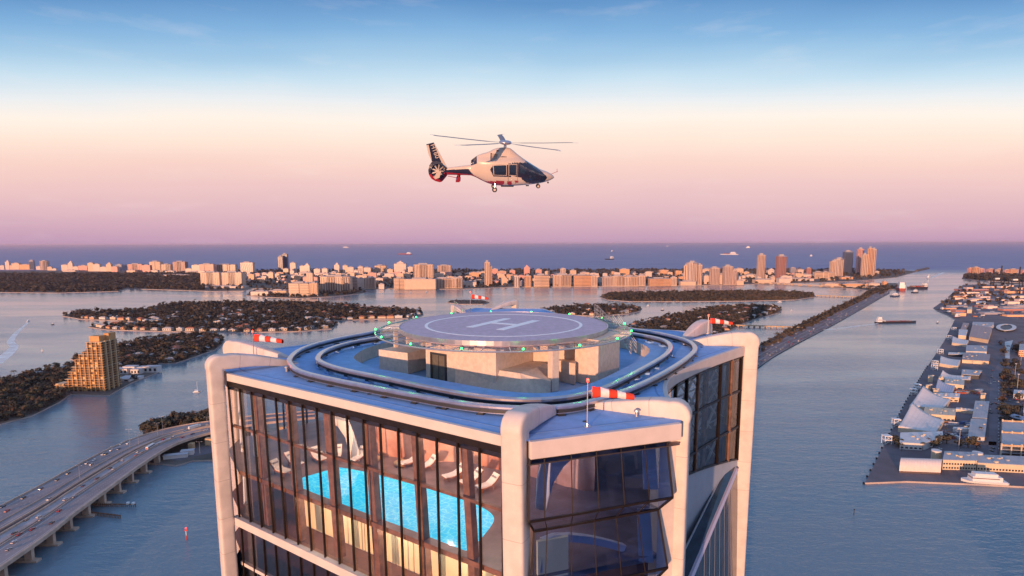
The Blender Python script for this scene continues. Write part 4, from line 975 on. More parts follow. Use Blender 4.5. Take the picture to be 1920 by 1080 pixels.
# ---- skyline across the water. x0, x1, top row, foot row, colour, style, label
PAL = {'p':(0.86,0.42,0.34),'w':(0.90,0.66,0.55),'c':(0.90,0.59,0.41),'o':(0.88,0.46,0.24),'g':(0.34,0.32,0.38),'b':(0.12,0.15,0.24),'r':(0.46,0.20,0.17),'k':(0.14,0.12,0.14),'t':(0.68,0.48,0.39)}
CN = {'p':'pink','w':'white','c':'cream','o':'orange tan','g':'grey','b':'dark blue glass','r':'reddish','k':'near black','t':'tan'}
M_win = mat('tower_window', (0.17,0.11,0.11), .3)
def facade_mat(c):
    nm = 'facade_'+c
    if nm in MATS: return MATS[nm]
    m = bpy.data.materials.new(nm); m.use_nodes = True; t = m.node_tree; bs = t.nodes['Principled BSDF']; bs.inputs['Roughness'].default_value = .75
    tcn = t.nodes.new('ShaderNodeTexCoord'); sp = t.nodes.new('ShaderNodeSeparateXYZ'); t.links.new(tcn.outputs['Object'], sp.inputs[0])
    def mth(op, a, b_=None, c_=None):
        q = t.nodes.new('ShaderNodeMath'); q.operation = op
        for k, v in enumerate((a,b_,c_)):
            if v is None: continue
            if isinstance(v,(int,float)): q.inputs[k].default_value = v
            else: t.links.new(v, q.inputs[k])
        return q.outputs[0]
    # window grid: storeys every 3.4 m, bays every 4.6 m
    fz = mth('FRACT', mth('DIVIDE', sp.outputs[2], 3.4)); fx = mth('FRACT', mth('DIVIDE', mth('ADD', sp.outputs[0], mth('MULTIPLY', sp.outputs[1], 1.0)), 4.6))
    win = mth('MULTIPLY', mth('GREATER_THAN', fz, .42), mth('GREATER_THAN', fx, .36))
    geo = t.nodes.new('ShaderNodeNewGeometry'); sn = t.nodes.new('ShaderNodeSeparateXYZ'); t.links.new(geo.outputs['Normal'], sn.inputs[0])
    win = mth('MULTIPLY', win, mth('LESS_THAN', mth('ABSOLUTE', sn.outputs[2]), .5))
    nz_ = t.nodes.new('ShaderNodeTexNoise'); nz_.inputs['Scale'].default_value = .06; nz_.inputs['Detail'].default_value = 5; t.links.new(tcn.outputs['Object'], nz_.inputs['Vector'])
    mx_ = t.nodes.new('ShaderNodeMix'); mx_.data_type = 'RGBA'; t.links.new(nz_.outputs['Fac'], mx_.inputs[0]); col = PAL[c]; mx_.inputs[6].default_value = tuple(v*.8 for v in col)+(1,); mx_.inputs[7].default_value = tuple(min(1,v*1.2) for v in col)+(1,)
    mz = t.nodes.new('ShaderNodeMix'); mz.data_type = 'RGBA'; t.links.new(mth('MULTIPLY', win, .8), mz.inputs[0]); t.links.new(mx_.outputs[2], mz.inputs[6]); mz.inputs[7].default_value = (0.07,0.06,0.07,1)
    t.links.new(mz.outputs[2], bs.inputs['Base Color']); t.links.new(mth('MULTIPLY_ADD', win, -.5, .8), bs.inputs['Roughness'])
    MATS[nm] = m; return m
SKYB = []
def sk(x0, x1, yt, yb, c='w', st='g', lb=None, dep=None, cat='building'):
    q0 = U(x0, yb, 1.6); q1 = U(x1, yb, 1.6); w = q1.x-q0.x; Y = q0.y
    zt = UY((x0+x1)/2, yt, Y).z; d = dep or max(16, min(45, w*.55)); cx = (q0.x+q1.x)/2; H = zt-1.6
    SKYB.append((x0,x1,yt,yb,c,lb,cx,Y,w,H,d,st,cat))
def A(off_x, off_y, s, rows):
    for row in rows:
        a, b_, t, f = row[:4]; sk(off_x+a/s, off_x+b_/s, off_y+t/s, off_y+f/s, *row[4:])
A(0, 440, 4, [(-160,-100,225,262,'w'),(-90,-40,235,262,'c'),(0,30,232,262,'w'),(42,70,205,262,'w','s'),(74,88,232,262,'c'),(90,142,215,262,'c'),(147,220,225,262,'o'),(222,252,195,262,'g','k','slim tower with a dark top at the far left of the skyline'),(272,300,238,263,'w'),
 (303,352,198,265,'t','v','brown grey slab tower standing alone at the far left of the skyline'),(356,388,243,268,'c'),(388,420,255,268,'w'),(462,508,227,270,'w'),(512,545,212,270,'w','s','white tower with a pointed spire in the left part of the skyline'),(547,585,240,271,'w'),(590,652,233,273,'p'),(660,700,213,275,'c'),(700,748,222,275,'w'),(752,795,243,276,'w'),(798,835,222,276,'c','s','cream block with a pointed roof in the left part of the skyline'),
 (836,880,240,279,'p'),(868,912,225,270,'g'),(915,955,230,264,'g'),(960,1062,222,280,'p','v','broad pink slab in the left part of the skyline'),(1064,1124,230,280,'p'),(1124,1200,203,279,'c','h'),(1212,1278,224,279,'c','v'),(1300,1388,204,280,'r','v','reddish grid fronted slab left of the twin striped blocks'),(1392,1436,255,282,'w'),(1440,1496,228,282,'w'),
 (1498,1600,222,288,'p','h'),(1602,1762,226,284,'c','v','very long cream slab behind the twin striped blocks'),(1508,1646,285,392,'c','v','left one of the twin cream blocks with vertical stripes by the water'),(1668,1812,285,394,'c','v','right one of the twin cream blocks with vertical stripes by the water'),(1490,1830,388,402,'w','g','long low white podium under the twin striped blocks'),(1806,1896,210,292,'k','w','white tower with wavy black patches on its face'),
 (1130,1180,268,284,'w'),(1240,1300,272,286,'w'),(950,1010,268,283,'c'),(1390,1500,278,296,'w'),(470,560,268,278,'w'),(1080,1160,300,312,'w'),(1200,1420,302,318,'w','g','long low pale hall in front of the reddish grid fronted slab')])
A(440, 440, 4, [(327,362,165,264,'k','v','lower half of the pair of dark slabs rising highest on the left'),(358,397,147,262,'k','k','taller half of the pair of dark slabs rising highest on the left'),(418,458,212,287,'w','h'),(490,522,235,292,'w'),(523,562,230,292,'w','s'),(255,288,283,336,'c','g','small pale tower standing alone right of the twin striped blocks'),(365,402,256,292,'c'),
 (540,586,290,378,'c','v'),(514,546,320,374,'p'),(408,556,365,462,'c','h','big honey coloured block with balconies on the shore left of the long striped one'),(563,622,365,462,'o','v','narrow orange tower attached to the honey coloured block on the shore'),(645,864,315,432,'c','v','long high block with deep vertical stripes on the shore'),(865,922,325,418,'t','h'),(595,640,258,302,'w'),(655,696,255,302,'w'),
 (748,786,228,292,'w','s','pale tower with a thin spire behind the long striped block'),(812,848,232,292,'c'),(849,892,245,292,'w'),(893,925,268,318,'w'),(925,964,240,308,'k','w','black and white tower in the middle left of the skyline'),(965,1020,248,298,'w'),(1050,1133,232,292,'c','h'),(1145,1186,260,302,'c'),(1196,1284,218,292,'w','s','broad white block with a central spire left of the hotel like slab'),(1300,1336,242,292,'w'),
 (1345,1490,225,338,'c','v','massive cream block with a crown that stands behind the low wide one'),(1520,1623,232,292,'t','v'),(972,1050,325,407,'c','v'),(925,970,330,402,'w'),(1195,1275,328,410,'c','h'),(1275,1506,335,412,'c','g','long low cream block right on the shore in the middle left'),(1506,1625,330,402,'c','v'),(1626,1710,328,402,'c','v'),(1718,1812,356,390,'w'),
 (200,330,296,318,'w','g','low white arena like hall in front of the dark slabs'),(350,500,308,326,'w'),(60,190,300,312,'w'),(480,560,284,302,'w'),(600,700,292,312,'w'),(1060,1130,290,312,'w'),(1140,1230,296,316,'w'),(690,760,290,310,'c'),(1740,1800,285,300,'w'),(1655,1700,290,304,'w'),(120,250,428,456,'w'),(255,385,420,452,'c','h','low cream block among trees on the islet by the far towers'),
 (1080,1120,372,408,'w'),(760,850,296,315,'w'),(1845,1880,278,302,'c')])
A(880, 440, 4, [(115,155,207,385,'c','v','tall slender cream tower rising from the shore behind the helipad'),(153,172,240,384,'o','v'),(172,214,258,302,'p'),(216,276,275,302,'o'),(302,344,268,302,'p'),(410,454,245,302,'p','s'),(497,543,262,302,'p'),(242,283,325,378,'c','s'),(335,374,312,396,'w','v'),(415,463,310,392,'o','v'),(485,600,305,394,'c','h','broad golden block on the shore, first of the row right of the slender towers'),
 (628,768,305,388,'c','v','wide cream block on the shore left of the block with glinting windows'),(683,722,255,306,'w','v'),(756,802,268,306,'c'),(786,915,305,388,'o','h','wide golden block with glinting windows right on the shore'),(916,960,308,388,'c','v'),(1000,1070,320,386,'t','v'),(1066,1160,312,386,'c','v'),(1160,1262,316,386,'c','v'),(1262,1322,308,386,'c','v'),(1130,1202,260,312,'o','g','orange block with a raised corner behind the shore row right of the middle'),
 (1353,1510,330,384,'o','h','long low orange block at the right end of the shore row'),(1512,1556,320,384,'c','v'),(1610,1640,232,376,'c','v'),(1636,1712,210,378,'w','v','big stepped white tower with strong vertical stripes'),(1710,1744,228,376,'c','v'),(1585,1700,352,380,'c'),
 (20,100,282,302,'c'),(620,680,286,302,'w'),(830,900,284,302,'c'),(920,960,290,304,'w'),(1340,1380,280,300,'w'),(1400,1480,290,304,'w'),(1560,1600,290,304,'w'),(1750,1800,260,290,'c'),(1770,1800,280,310,'w'),(380,410,350,384,'g'),(0,50,352,388,'w'),(90,116,340,372,'w'),(1210,1260,290,306,'w')])
A(1320, 440, 4, [(48,116,250,374,'t','v','left one of three plain tan towers at the inner end of the causeway'),(147,214,238,376,'t','v','middle one of three plain tan towers at the inner end of the causeway'),(214,246,266,376,'t','v'),(246,298,345,378,'c'),(402,457,154,338,'t','v','tall narrow tan tower, left of the two lone towers'),(547,617,162,348,'r','v','tall narrow reddish tower with a pale cap, right of the two lone towers'),
 (386,506,338,366,'c','g','low cream podium at the foot of the tall narrow tan tower'),(240,296,255,302,'c'),(480,542,266,300,'w','s'),(650,690,250,292,'g'),(702,752,262,292,'w'),(770,803,252,308,'r','g','small red block between the lone towers and the southern cluster'),(832,896,282,332,'c','h'),(896,934,280,332,'c','h'),(934,976,286,332,'c','h'),
 (950,1005,200,320,'c','v'),(985,1048,182,320,'w','v'),(1050,1113,128,292,'b','k','dark blue glass tower with a white frame in the southern cluster'),(1147,1190,108,300,'p','v'),(1183,1222,150,318,'c','v','front cream tower of the southern cluster, lowest of the three touching ones'),(1222,1258,103,312,'o','v'),(1254,1282,110,310,'c','v'),(620,830,330,348,'w','g','long low white hall beside the marina'),(700,830,300,322,'w'),
 (300,340,280,300,'c'),(118,146,300,372,'w'),(0,44,256,288,'w'),(0,46,310,370,'w'),(320,400,300,325,'w'),(1285,1315,276,296,'w'),(1030,1120,318,334,'o'),(905,1010,368,386,'c','g','low pale shed left end on the basin'),(1045,1230,370,390,'o','g','long low orange roofed shed on the basin'),(1240,1320,366,384,'w'),(1345,1372,352,380,'o')])
A(1600, 480, 4.91, [(1062,1110,112,176,'p','v'),(1110,1160,105,178,'o','v','highest orange block of the group on the far island'),(1160,1206,118,172,'p','v'),(1245,1306,120,156,'p','h'),(1325,1380,122,160,'c','h'),(1398,1450,128,165,'p','h'),(1450,1520,122,166,'o','h'),(1560,1620,130,166,'p','h'),(1640,1720,120,168,'p','h')])
SKYB.sort(key=lambda t: t[0])
rr = random.Random(5)
for i, (x0,x1,yt,yb,c,lb,cx,Y,w,H,d,st,cat) in enumerate(SKYB):
    if not lb:
        size = 'tall' if H > 60 else ('mid height' if H > 28 else 'low')
        lb = f"{size} {CN[c]} block, {ordw(i+1)} building from the left of the whole skyline"
    r = thing('tower_block' if H > 25 else 'low_building', lb, 'building', (cx, Y+d/2, 1.4), 0, 'buildings along the far shore')
    fm = facade_mat('w' if st == 'w' else c)
    b = MB(); y0 = -d/2
    if st in 'vh' and w > 50:   # stepped plan: shallow bays
        nb = max(2, int(w/32)); 
        for k in range(nb): a0 = -w/2+w*k/nb; b.box(a0, y0+(4 if k%2 else 0), 0, a0+w/nb, d/2, H*(1 if k%2 == 0 else .97))
    else: b.box(-w/2, y0, 0, w/2, d/2, H)
    b.build('wall', fm, r, local=True)
    rm = mat('block_roof', (0.38,0.34,0.35), .9)
    b = MB(); b.box(-w/2-.4, y0-.4, H+.01, w/2+.4, d/2+.4, H+1.2); 
    if st != 's': b.box(-w*.28, -d*.2, H+1.2, w*.18, d*.3, H+4.5+min(8,H*.05)); b.box(w*.25,-d*.1,H+1.2,w*.38,d*.2,H+3.4)
    b.build('roof', rm, r, local=True)
    if st == 's':
        b = MB(); b.prism([(-w*.28,-d*.25),(w*.28,-d*.25),(w*.28,d*.25),(-w*.28,d*.25)], H+1.2, H+H*.1+3); b.prism([(-w*.16,-d*.16),(w*.16,-d*.16),(w*.16,d*.16),(-w*.16,d*.16)], H+H*.1+3, H+H*.2+8, top=[(-.3,-.3),(.3,-.3),(.3,.3),(-.3,.3)]); b.build('spire', fm, r, local=True)
    if st == 'v':
        n = max(2, min(12, int((x1-x0)/2.6)))
        for k in range(n):
            a0 = -w/2+w*(k+.5)/n; b = MB(); b.box(a0-w/n*.2, y0-.55, 3, a0+w/n*.2, y0-.01, H-3); b.build('window_strip', M_win, r, local=True)
    elif st == 'h':
        n = max(2, min(8, int((yb-yt)/2.2)))
        for k in range(n):
            zz = H*(k+.55)/n; b = MB(); b.box(-w/2+2, y0-.55, zz, w/2-2, y0-.01, zz+H/n*.38); b.build('balcony_row', M_win, r, local=True)
    elif st == 'k':
        b = MB(); b.box(-w/2+1.5, y0-.4, 4, w/2-1.5, y0-.01, H-9); b.build('glass_front', mat('dark_front', (0.05,0.065,0.11), .2), r, local=True)
    elif st == 'w':
        for k in range(6):
            a0 = -w/2+w*(k+.3)/6; b = MB()
            b.sweep([(a0+math.sin(j*1.3+k)*w*.04, y0-.3, 6+(H-12)*j/8) for j in range(9)], [(-w*.035,-.3),(w*.035,-.3),(w*.035,.3),(-w*.035,.3)], up=Vector((0,1,0))); b.build('dark_wave', M_win, r, local=True)
# clutter of low roofs between the towers: small blocks in streets
k = 0; tries = 0
occ = [(s[6],s[7]+s[10]/2,s[8]/2,s[10]/2) for s in SKYB]; lows = []
while k < 285 and tries < 9000:
    tries += 1; px_ = rr.uniform(380,1560); py_ = rr.choice((rr.uniform(514,522), rr.uniform(518,532)))
    q = U(px_, py_, 1.6)
    if not inpoly(q.x, q.y, ISL['beach']) or edge_dist(q.x,q.y,ISL['beach']) < 25: continue
    w, d, h = rr.uniform(20,64), rr.uniform(16,36), rr.choice((8,10,13,17,24,32))
    if any(abs(q.x-a) < w/2+e and abs(q.y-b_) < d/2+f+2 for a,b_,e,f in occ): continue
    occ.append((q.x,q.y,w/2,d/2)); lows.append((px_,q,w,d,h)); k += 1
lows.sort(key=lambda t: t[0])
for i,(px_,q,w,d,h) in enumerate(lows):
    c = rr.choice('wwwccpo'); b = MB(); b.box(-w/2,-d/2,0,w/2,d/2,h); b.box(-w*.3,-d*.2,h,w*.1,d*.3,h+2.5); b.mi = 1; b.box(-w/2+.6,-d/2+.6,h+.02,w/2-.6,d/2-.6,h+.5)
    b.f = b.f; b.m = [0]*12+[1]*6
    o = b.build('low_block', [facade_mat(c), mat('block_roof', (0.38,0.34,0.35))], None, local=True); o.location = (q.x,q.y,1.4)
    tag(o, f"small {CN[c]} flat roofed block, {ordw(i+1)} from the left in the low town", 'building', 'small flat roofed blocks between the far towers')

# ---- the stepped apartment block on the near left island
q = U(168, 733, 1.6); Yb = q.y
xl = U(121,734,1.6).x; xr = U(195,734,1.6).x; fl = 3.75; nF = 22
ap = thing('stepped_apartment_block', 'golden lit apartment block stepping down to the left above its own sea wall', 'building', (q.x, Yb, 1.4))
M_apw = mat('ochre_concrete', (0.56,0.29,0.11), .7, var=.15, vscale=.15); M_apd = mat('recess', (0.10,0.055,0.035), .5); M_aps = mat('pale_slab', (0.62,0.44,0.26), .7)
W = xr-xl; HT = 20*fl; dpt = 34
for i in range(nF-2):
    t = i/(nF-3); steps = [0,0,.05,.05,.05,.14,.14,.14,.24,.24,.34,.34,.34,.45,.45,.52,.62,.66,.66,.66]
    x0 = xl+W*steps[min(i,19)]; z = 1.4+i*fl
    MB().box(x0, Yb, z, xr, Yb+dpt, z+fl-.01).build('storey_wall', M_apd, ap)
    MB().box(x0-1.2, Yb-2.6, z+fl-.4, xr+2.2, Yb+dpt+1, z+fl+.25).build('balcony_slab', M_aps if i%5 == 4 else M_apw, ap)
nx = 9
for k in range(nx+1):
    x = xl+W*k/nx; i = max([j for j in range(20) if xl+W*[0,0,.05,.05,.05,.14,.14,.14,.24,.24,.34,.34,.34,.45,.45,.52,.62,.66,.66,.66][j] <= x+.5]) if x < xr else 19
    MB().box(x-.45, Yb-2.4, 1.4, x+.45, Yb-.02, 1.4+(i+1)*fl).build('pier', M_apw, ap)
    if k < nx:
        for j in range(0, i+1):
            if rr.random() < .28: MB().box(x+.6, Yb-.4, 1.4+j*fl+.1, x+W/nx*rr.uniform(.4,.9), Yb-.03, 1.4+j*fl+fl-.6).build('blind', mat('blind', (0.66,0.46,0.22), .6), ap)
for yy in (Yb+5, Yb+15, Yb+26): MB().box(xr+.02, yy, 1.4, xr+2.8, yy+1.4, 1.4+20*fl+1).build('side_pier', M_aps, ap)
MB().box(xl+W*.68, Yb+2, 1.4+20*fl+.4, xl+W*.93, Yb+16, 1.4+20*fl+8.5).build('penthouse', M_apw, ap)
MB().box(xl+W*.9, Yb+15, 1.4+20*fl+.4, xr+1.5, Yb+30, 1.4+20*fl+11).build('penthouse', M_apw, ap)
MB().box(xl-14, Yb-1, 1.4, xl-1.5, Yb+15, 13).build('annexe', M_aps, ap)
for j in range(3): MB().box(xl-14.6, Yb-2.4, 3.2+j*3.6, xl-1.6, Yb-1.02, 4.2+j*3.6).build('balcony_slab', M_apw, ap)
# terrace of white houses right of it
vi = 0
for x, y, w, h, lb in [(232,700,20,9,'white flat roofed house with a square bay behind the stepped block'),(246,698,20,11,'tallest white house of the terrace by the stepped block'),(258,700,16,8,'small white house in the terrace by the stepped block'),(272,697,20,9,'honey lit white house near the point of the sea wall'),(286,697,24,10,'outermost white house at the point of the sea wall'),(228,714,34,4,'long low grey pool terrace building beside the stepped block'),(248,710,30,3.5,'low terraced roof between the stepped block and the point')]:
    q = U(x,y,1.6); r = thing('white_house', lb, 'house', (q.x,q.y,1.4), 0, 'white houses beside the stepped block')
    MB().box(-w/2,-6,0,w/2,7,h).build('wall', mat('white_wall', (0.66,0.62,0.6), .7), r, local=True); MB().box(-w/2-.4,-6.4,h,w/2+.4,7.4,h+.6).build('roof', mat('pale_roof', (0.5,.48,.5), .8), r, local=True)
    for k in range(3): MB().box(-w/2+w*(k+.25)/3,-6.12,h*.25,-w/2+w*(k+.75)/3,-6.0,h*.75).build('window', mat('far_window', (0.03,0.035,0.05), .15), r, local=True)

tag(TOWN.build('city_blocks', [facade_mat('g'), facade_mat('b'), facade_mat('k')]), 'blocks of the town behind, mirrored in the glass', 'buildings', None, 'stuff')
# ================================================================ helicopter
S_ = 54/F/6.194
def hx(zx): return (zx-975)*S_
def hz(zy): return (500-zy)*S_
heli = thing('helicopter', 'cream and navy helicopter with red belly trim hovering above the helipad', 'helicopter', (0,0,0))
SEC = [(1556,562,574,.04),(1540,545,585,.22),(1510,524,600,.42),(1470,505,613,.60),(1430,492,624,.74),(1390,478,633,.84),(1330,444,642,.95),(1280,414,648,1.02),(1235,388,652,1.07),(1190,360,656,1.1),(1150,332,660,1.1),(1110,303,663,1.1),(1070,270,666,1.1),(1030,241,668,1.1),(990,234,668,1.1),(950,233,667,1.1),(910,236,664,1.1),(870,242,660,1.1),(830,256,654,1.08),(790,278,644,1.04),(750,292,630,.98),(710,302,612,.9),(680,312,598,.82),(650,322,582,.72),(625,360,570,.6),(600,404,560,.48),(570,432,551,.36),(520,438,549,.30),(440,447,548,.26),(370,456,547,.23),(300,465,546,.2),(255,470,546,.17)]
def sec_at(zx):
    for a, c in zip(SEC, SEC[1:]):
        if c[0] <= zx <= a[0]:
            t = (a[0]-zx)/(a[0]-c[0]); return [a[k]+(c[k]-a[k])*t for k in (1,2,3)]
    return list(SEC[-1][1:] if zx < SEC[-1][0] else SEC[0][1:])
def hwid(zx, zy):
    tp, bt, W = sec_at(zx); v = max(0, min(1, (bt-zy)/(bt-tp))); e = 2.7
    y = W*(max(0, 1-abs(2*v-1)**e))**(1/e)
    k = max(0, min(1, (392-zy)/70)); k = k*k*(3-2*k)
    return y*(1-.45*k)
b = MB(); nX, nV = 150, 34; V = []
for i in range(nX+1):
    zx = 1556-(1556-255)*i/nX; tp, bt, W = sec_at(zx)
    for s in (1,-1):
        for j in range(nV+1):
            v = (1-math.cos(math.pi*j/nV))/2; v = v if s == 1 else 1-v; zy = bt+(tp-bt)*v
            V.append((hx(zx), s*hwid(zx, zy) if 0 < v < 1 else 0, hz(zy)))
nR = 2*(nV+1)
POLY = [ # material index, polygon in side view
 (1, [(1100,386),(1200,388),(1300,424),(1392,488),(1468,556),(1432,612),(1300,628),(1215,618),(1150,560),(1100,545),(1010,540),(830,536),(788,468),(836,408),(1000,404)]),
 (1, [(240,470),(300,486),(545,474),(606,545),(300,524),(240,530)]),
 (2, [(240,524),(300,516),(604,538),(664,572),(740,606),(962,592),(950,645),(820,670),(690,640),(590,570),(240,562)]),
 (2, [(988,600),(1040,598),(1056,640),(1000,644)]),(2, [(1080,594),(1118,592),(1126,618),(1088,622)]),
 (3, [(800,652),(1000,650),(1250,640),(1430,616),(1550,575),(1560,600),(1400,660),(800,690)]),
]
F_ = []; Mi = []
for i in range(nX):
    for k in range(nR):
        q = [i*nR+k, i*nR+(k+1)%nR, (i+1)*nR+(k+1)%nR, (i+1)*nR+k]; F_.append(q)
        cx = sum(V[a][0] for a in q)/4/S_+975; cz = 500-sum(V[a][2] for a in q)/4/S_; mi = 0
        for m_, P in POLY:
            if inpoly(cx, cz, P): mi = m_
        Mi.append(mi)
F_ += [list(range(nR))[::-1], list(range(nX*nR,(nX+1)*nR))]; Mi += [0,1]
b.v = V; b.f = F_; b.m = Mi
M_hc = mat('helicopter_cream', (0.56,0.46,0.39), .3, spec=.6, coat=.3); M_hn = mat('helicopter_navy', (0.018,0.020,0.045), .18, coat=.5); M_hr = mat('helicopter_red', (0.30,0.012,0.022), .3, coat=.3); M_hb = mat('helicopter_belly', (0.16,0.17,0.26), .4)
M_hg = mat('helicopter_glass', (0.012,0.020,0.045), .04, spec=1.0, coat=1)
fus = b.build('fuselage', [M_hc,M_hn,M_hr,M_hb], heli, smooth=True, local=True)
bm = bmesh.new(); bm.from_mesh(fus.data); bmesh.ops.remove_doubles(bm, verts=bm.verts, dist=.001); bmesh.ops.recalc_face_normals(bm, faces=bm.faces); bm.to_mesh(fus.data); bm.free()
def patch(poly, name, m, offd=.02, par=None, n=10):
    # curved quad patch laid on both flanks of the fuselage, poly = 4 corners
    for s in (-1,1):
        P = []
        for i in range(n+1):
            row = []
            for j in range(n+1):
                u, v = i/n, j/n; a = Vector(poly[0]).lerp(Vector(poly[1]), u); c = Vector(poly[3]).lerp(Vector(poly[2]), u); q = a.lerp(c, v)
                row.append((hx(q.x), s*(hwid(q.x,q.y)+offd), hz(q.y)))
            P.append(row)
        o = MB().grid(P).build(name, m, par or heli, smooth=True, local=True)
    return o
M_frame = mat('window_frame', (0.62,0.50,0.44), .4)
for q in ([(832,420),(978,414),(978,528),(838,524)], [(1010,412),(1096,408),(1092,530),(1012,526)]):
    c = Vector((sum(p[0] for p in q)/4, sum(p[1] for p in q)/4)); big = [tuple(c+(Vector(p)-c)*1.09) for p in q]
    patch(big, 'window_frame', M_frame, .015); patch(q, 'window', M_hg, .03)
patch([(1136,404),(1215,440),(1212,520),(1138,500)], 'window', M_hg, .02)
patch([(1236,466),(1300,478),(1350,560),(1250,590)], 'window', M_hg, .02)
patch([(1355,505),(1400,515),(1455,556),(1400,598)], 'window', M_hg, .02)
patch([(1205,372),(1290,420),(1282,428),(1200,384)], 'windscreen', M_hg, .02); patch([(1290,424),(1385,486),(1370,500),(1282,440)], 'windscreen', M_hg, .02)
patch([(575,380),(640,330),(640,405),(572,436)], 'exhaust', M_hn, .03)
patch([(805,292),(885,300),(870,352),(800,370)], 'intake', mat('intake_grey', (0.30,.22,.18), .5), .015)
patch([(800,290),(812,290),(806,370),(796,370)], 'intake_lip', M_hn, .03)
patch([(868,256),(904,262),(888,270),(868,274)], 'vent', M_hn, .015)
patch([(1000,390),(1006,390),(1006,612),(1000,612)], 'door_seam', mat('seam', (0.25,.18,.15)), .012); patch([(1108,400),(1113,402),(1113,610),(1108,610)], 'door_seam', MATS['seam'], .012)
# ducted tail fan and fin
O = [(300,468),(262,440),(232,402),(180,392),(122,396),(90,440),(75,500),(84,548),(110,590),(150,615),(200,630),(228,626),(262,590),(300,545)]
cxn, cyn, rad = 190, 505, 84; n = 42
out_ = rs([(x,y,0) for x,y in O+[O[0]]], n+1)[:-1]
inn_ = [Vector((cxn+rad*math.cos(math.atan2(p.y-cyn,p.x-cxn)), cyn+rad*math.sin(math.atan2(p.y-cyn,p.x-cxn)), 0)) for p in out_]
b = MB(); V = []
for L2, y in ((out_,-.14),(out_,.14),(inn_,.2),(inn_,-.2)): V += [(hx(p.x), y, hz(p.y)) for p in L2]
for j in range(4):
    for i in range(n):
        b.f.append([j*n+i, j*n+(i+1)%n, ((j+1)%4)*n+(i+1)%n, ((j+1)%4)*n+i]); zy = (out_[i].y); b.m.append(1 if zy < 540 and j != 2 else (2 if j != 2 else 1))
b.v = V; b.build('fan_shroud', [M_hc,M_hn,M_hr], heli, local=True)
b = MB(); b.lathe((0,0,0), [(.12,-.12),(.16,-.05),(.16,.1),(.1,.14)], 14); b.v = [(hx(cxn)+x, z, hz(cyn)+y) for x,y,z in b.v]; hubf = b.build('fan_hub', M_hc, heli, local=True)
b = MB(); b.add([(hx(cxn)+.69*math.cos(t), .05, hz(cyn)+.69*math.sin(t)) for t in [2*math.pi*i/24 for i in range(24)]], [list(range(24))]); b.build('duct_liner', M_hn, heli, local=True, solid=.02)
for k in range(9):
    a = 2*math.pi*k/9; r0, r1 = .13, .64
    MB().add([(hx(cxn)+r*math.cos(a)+w*math.sin(a), y, hz(cyn)+r*math.sin(a)-w*math.cos(a)) for r in (r0,r1) for w, y in ((-.05,-.03),(.05,.03))], [[0,1,3,2]]).build('fan_blade', M_wht, heli, local=True, solid=.015)
def flat(poly, y0, y1, name, m): 
    b = MB(); n = len(poly); b.add([(hx(x),y0,hz(y)) for x,y in poly]+[(hx(x),y1,hz(y)) for x,y in poly], [list(range(n))[::-1], list(range(n,2*n))]+[[i,(i+1)%n,n+(i+1)%n,n+i] for i in range(n)]); return b.build(name, m, heli, local=True)
flat([(64,206),(150,184),(158,196),(300,468),(232,404),(122,398),(88,320)], -.09, .09, 'fin', M_hc)
flat([(90,202),(148,187),(214,362),(232,402),(180,392),(122,396),(112,320)], -.095, .095, 'fin_panel', M_hn)
flat([(64,206),(150,184),(152,190),(68,214)], -.1,.1, 'fin_cap', M_hn)
b = MB(); b.box(hx(140),-1.0,hz(560),hx(235),-.25,hz(552)); b.v = [(x,y,z+(.75 if x > hx(190) else 0)*.35) for x,y,z in b.v]; b.build('stabiliser', M_hc, heli, local=True)
flat([(148,560),(185,500),(232,480),(210,560),(160,578)], -1.05,-1.0, 'stabiliser_plate', M_hc)
b = MB(); b.box(hx(395),-1.1,hz(600),hx(450),1.1,hz(592)); b.build('stabiliser', M_hr, heli, local=True)
for y in (-1.1,1.06): flat([(392,610),(416,556),(452,552),(438,610)], y, y+.04, 'stabiliser_plate', M_hr)
MB().tube((hx(300),0,hz(560)),(hx(430),0,hz(585)),.03,n=5).tube((hx(430),0,hz(545)),(hx(425),0,hz(596)),.04,n=5).build('tail_strut', M_hr, heli, local=True)
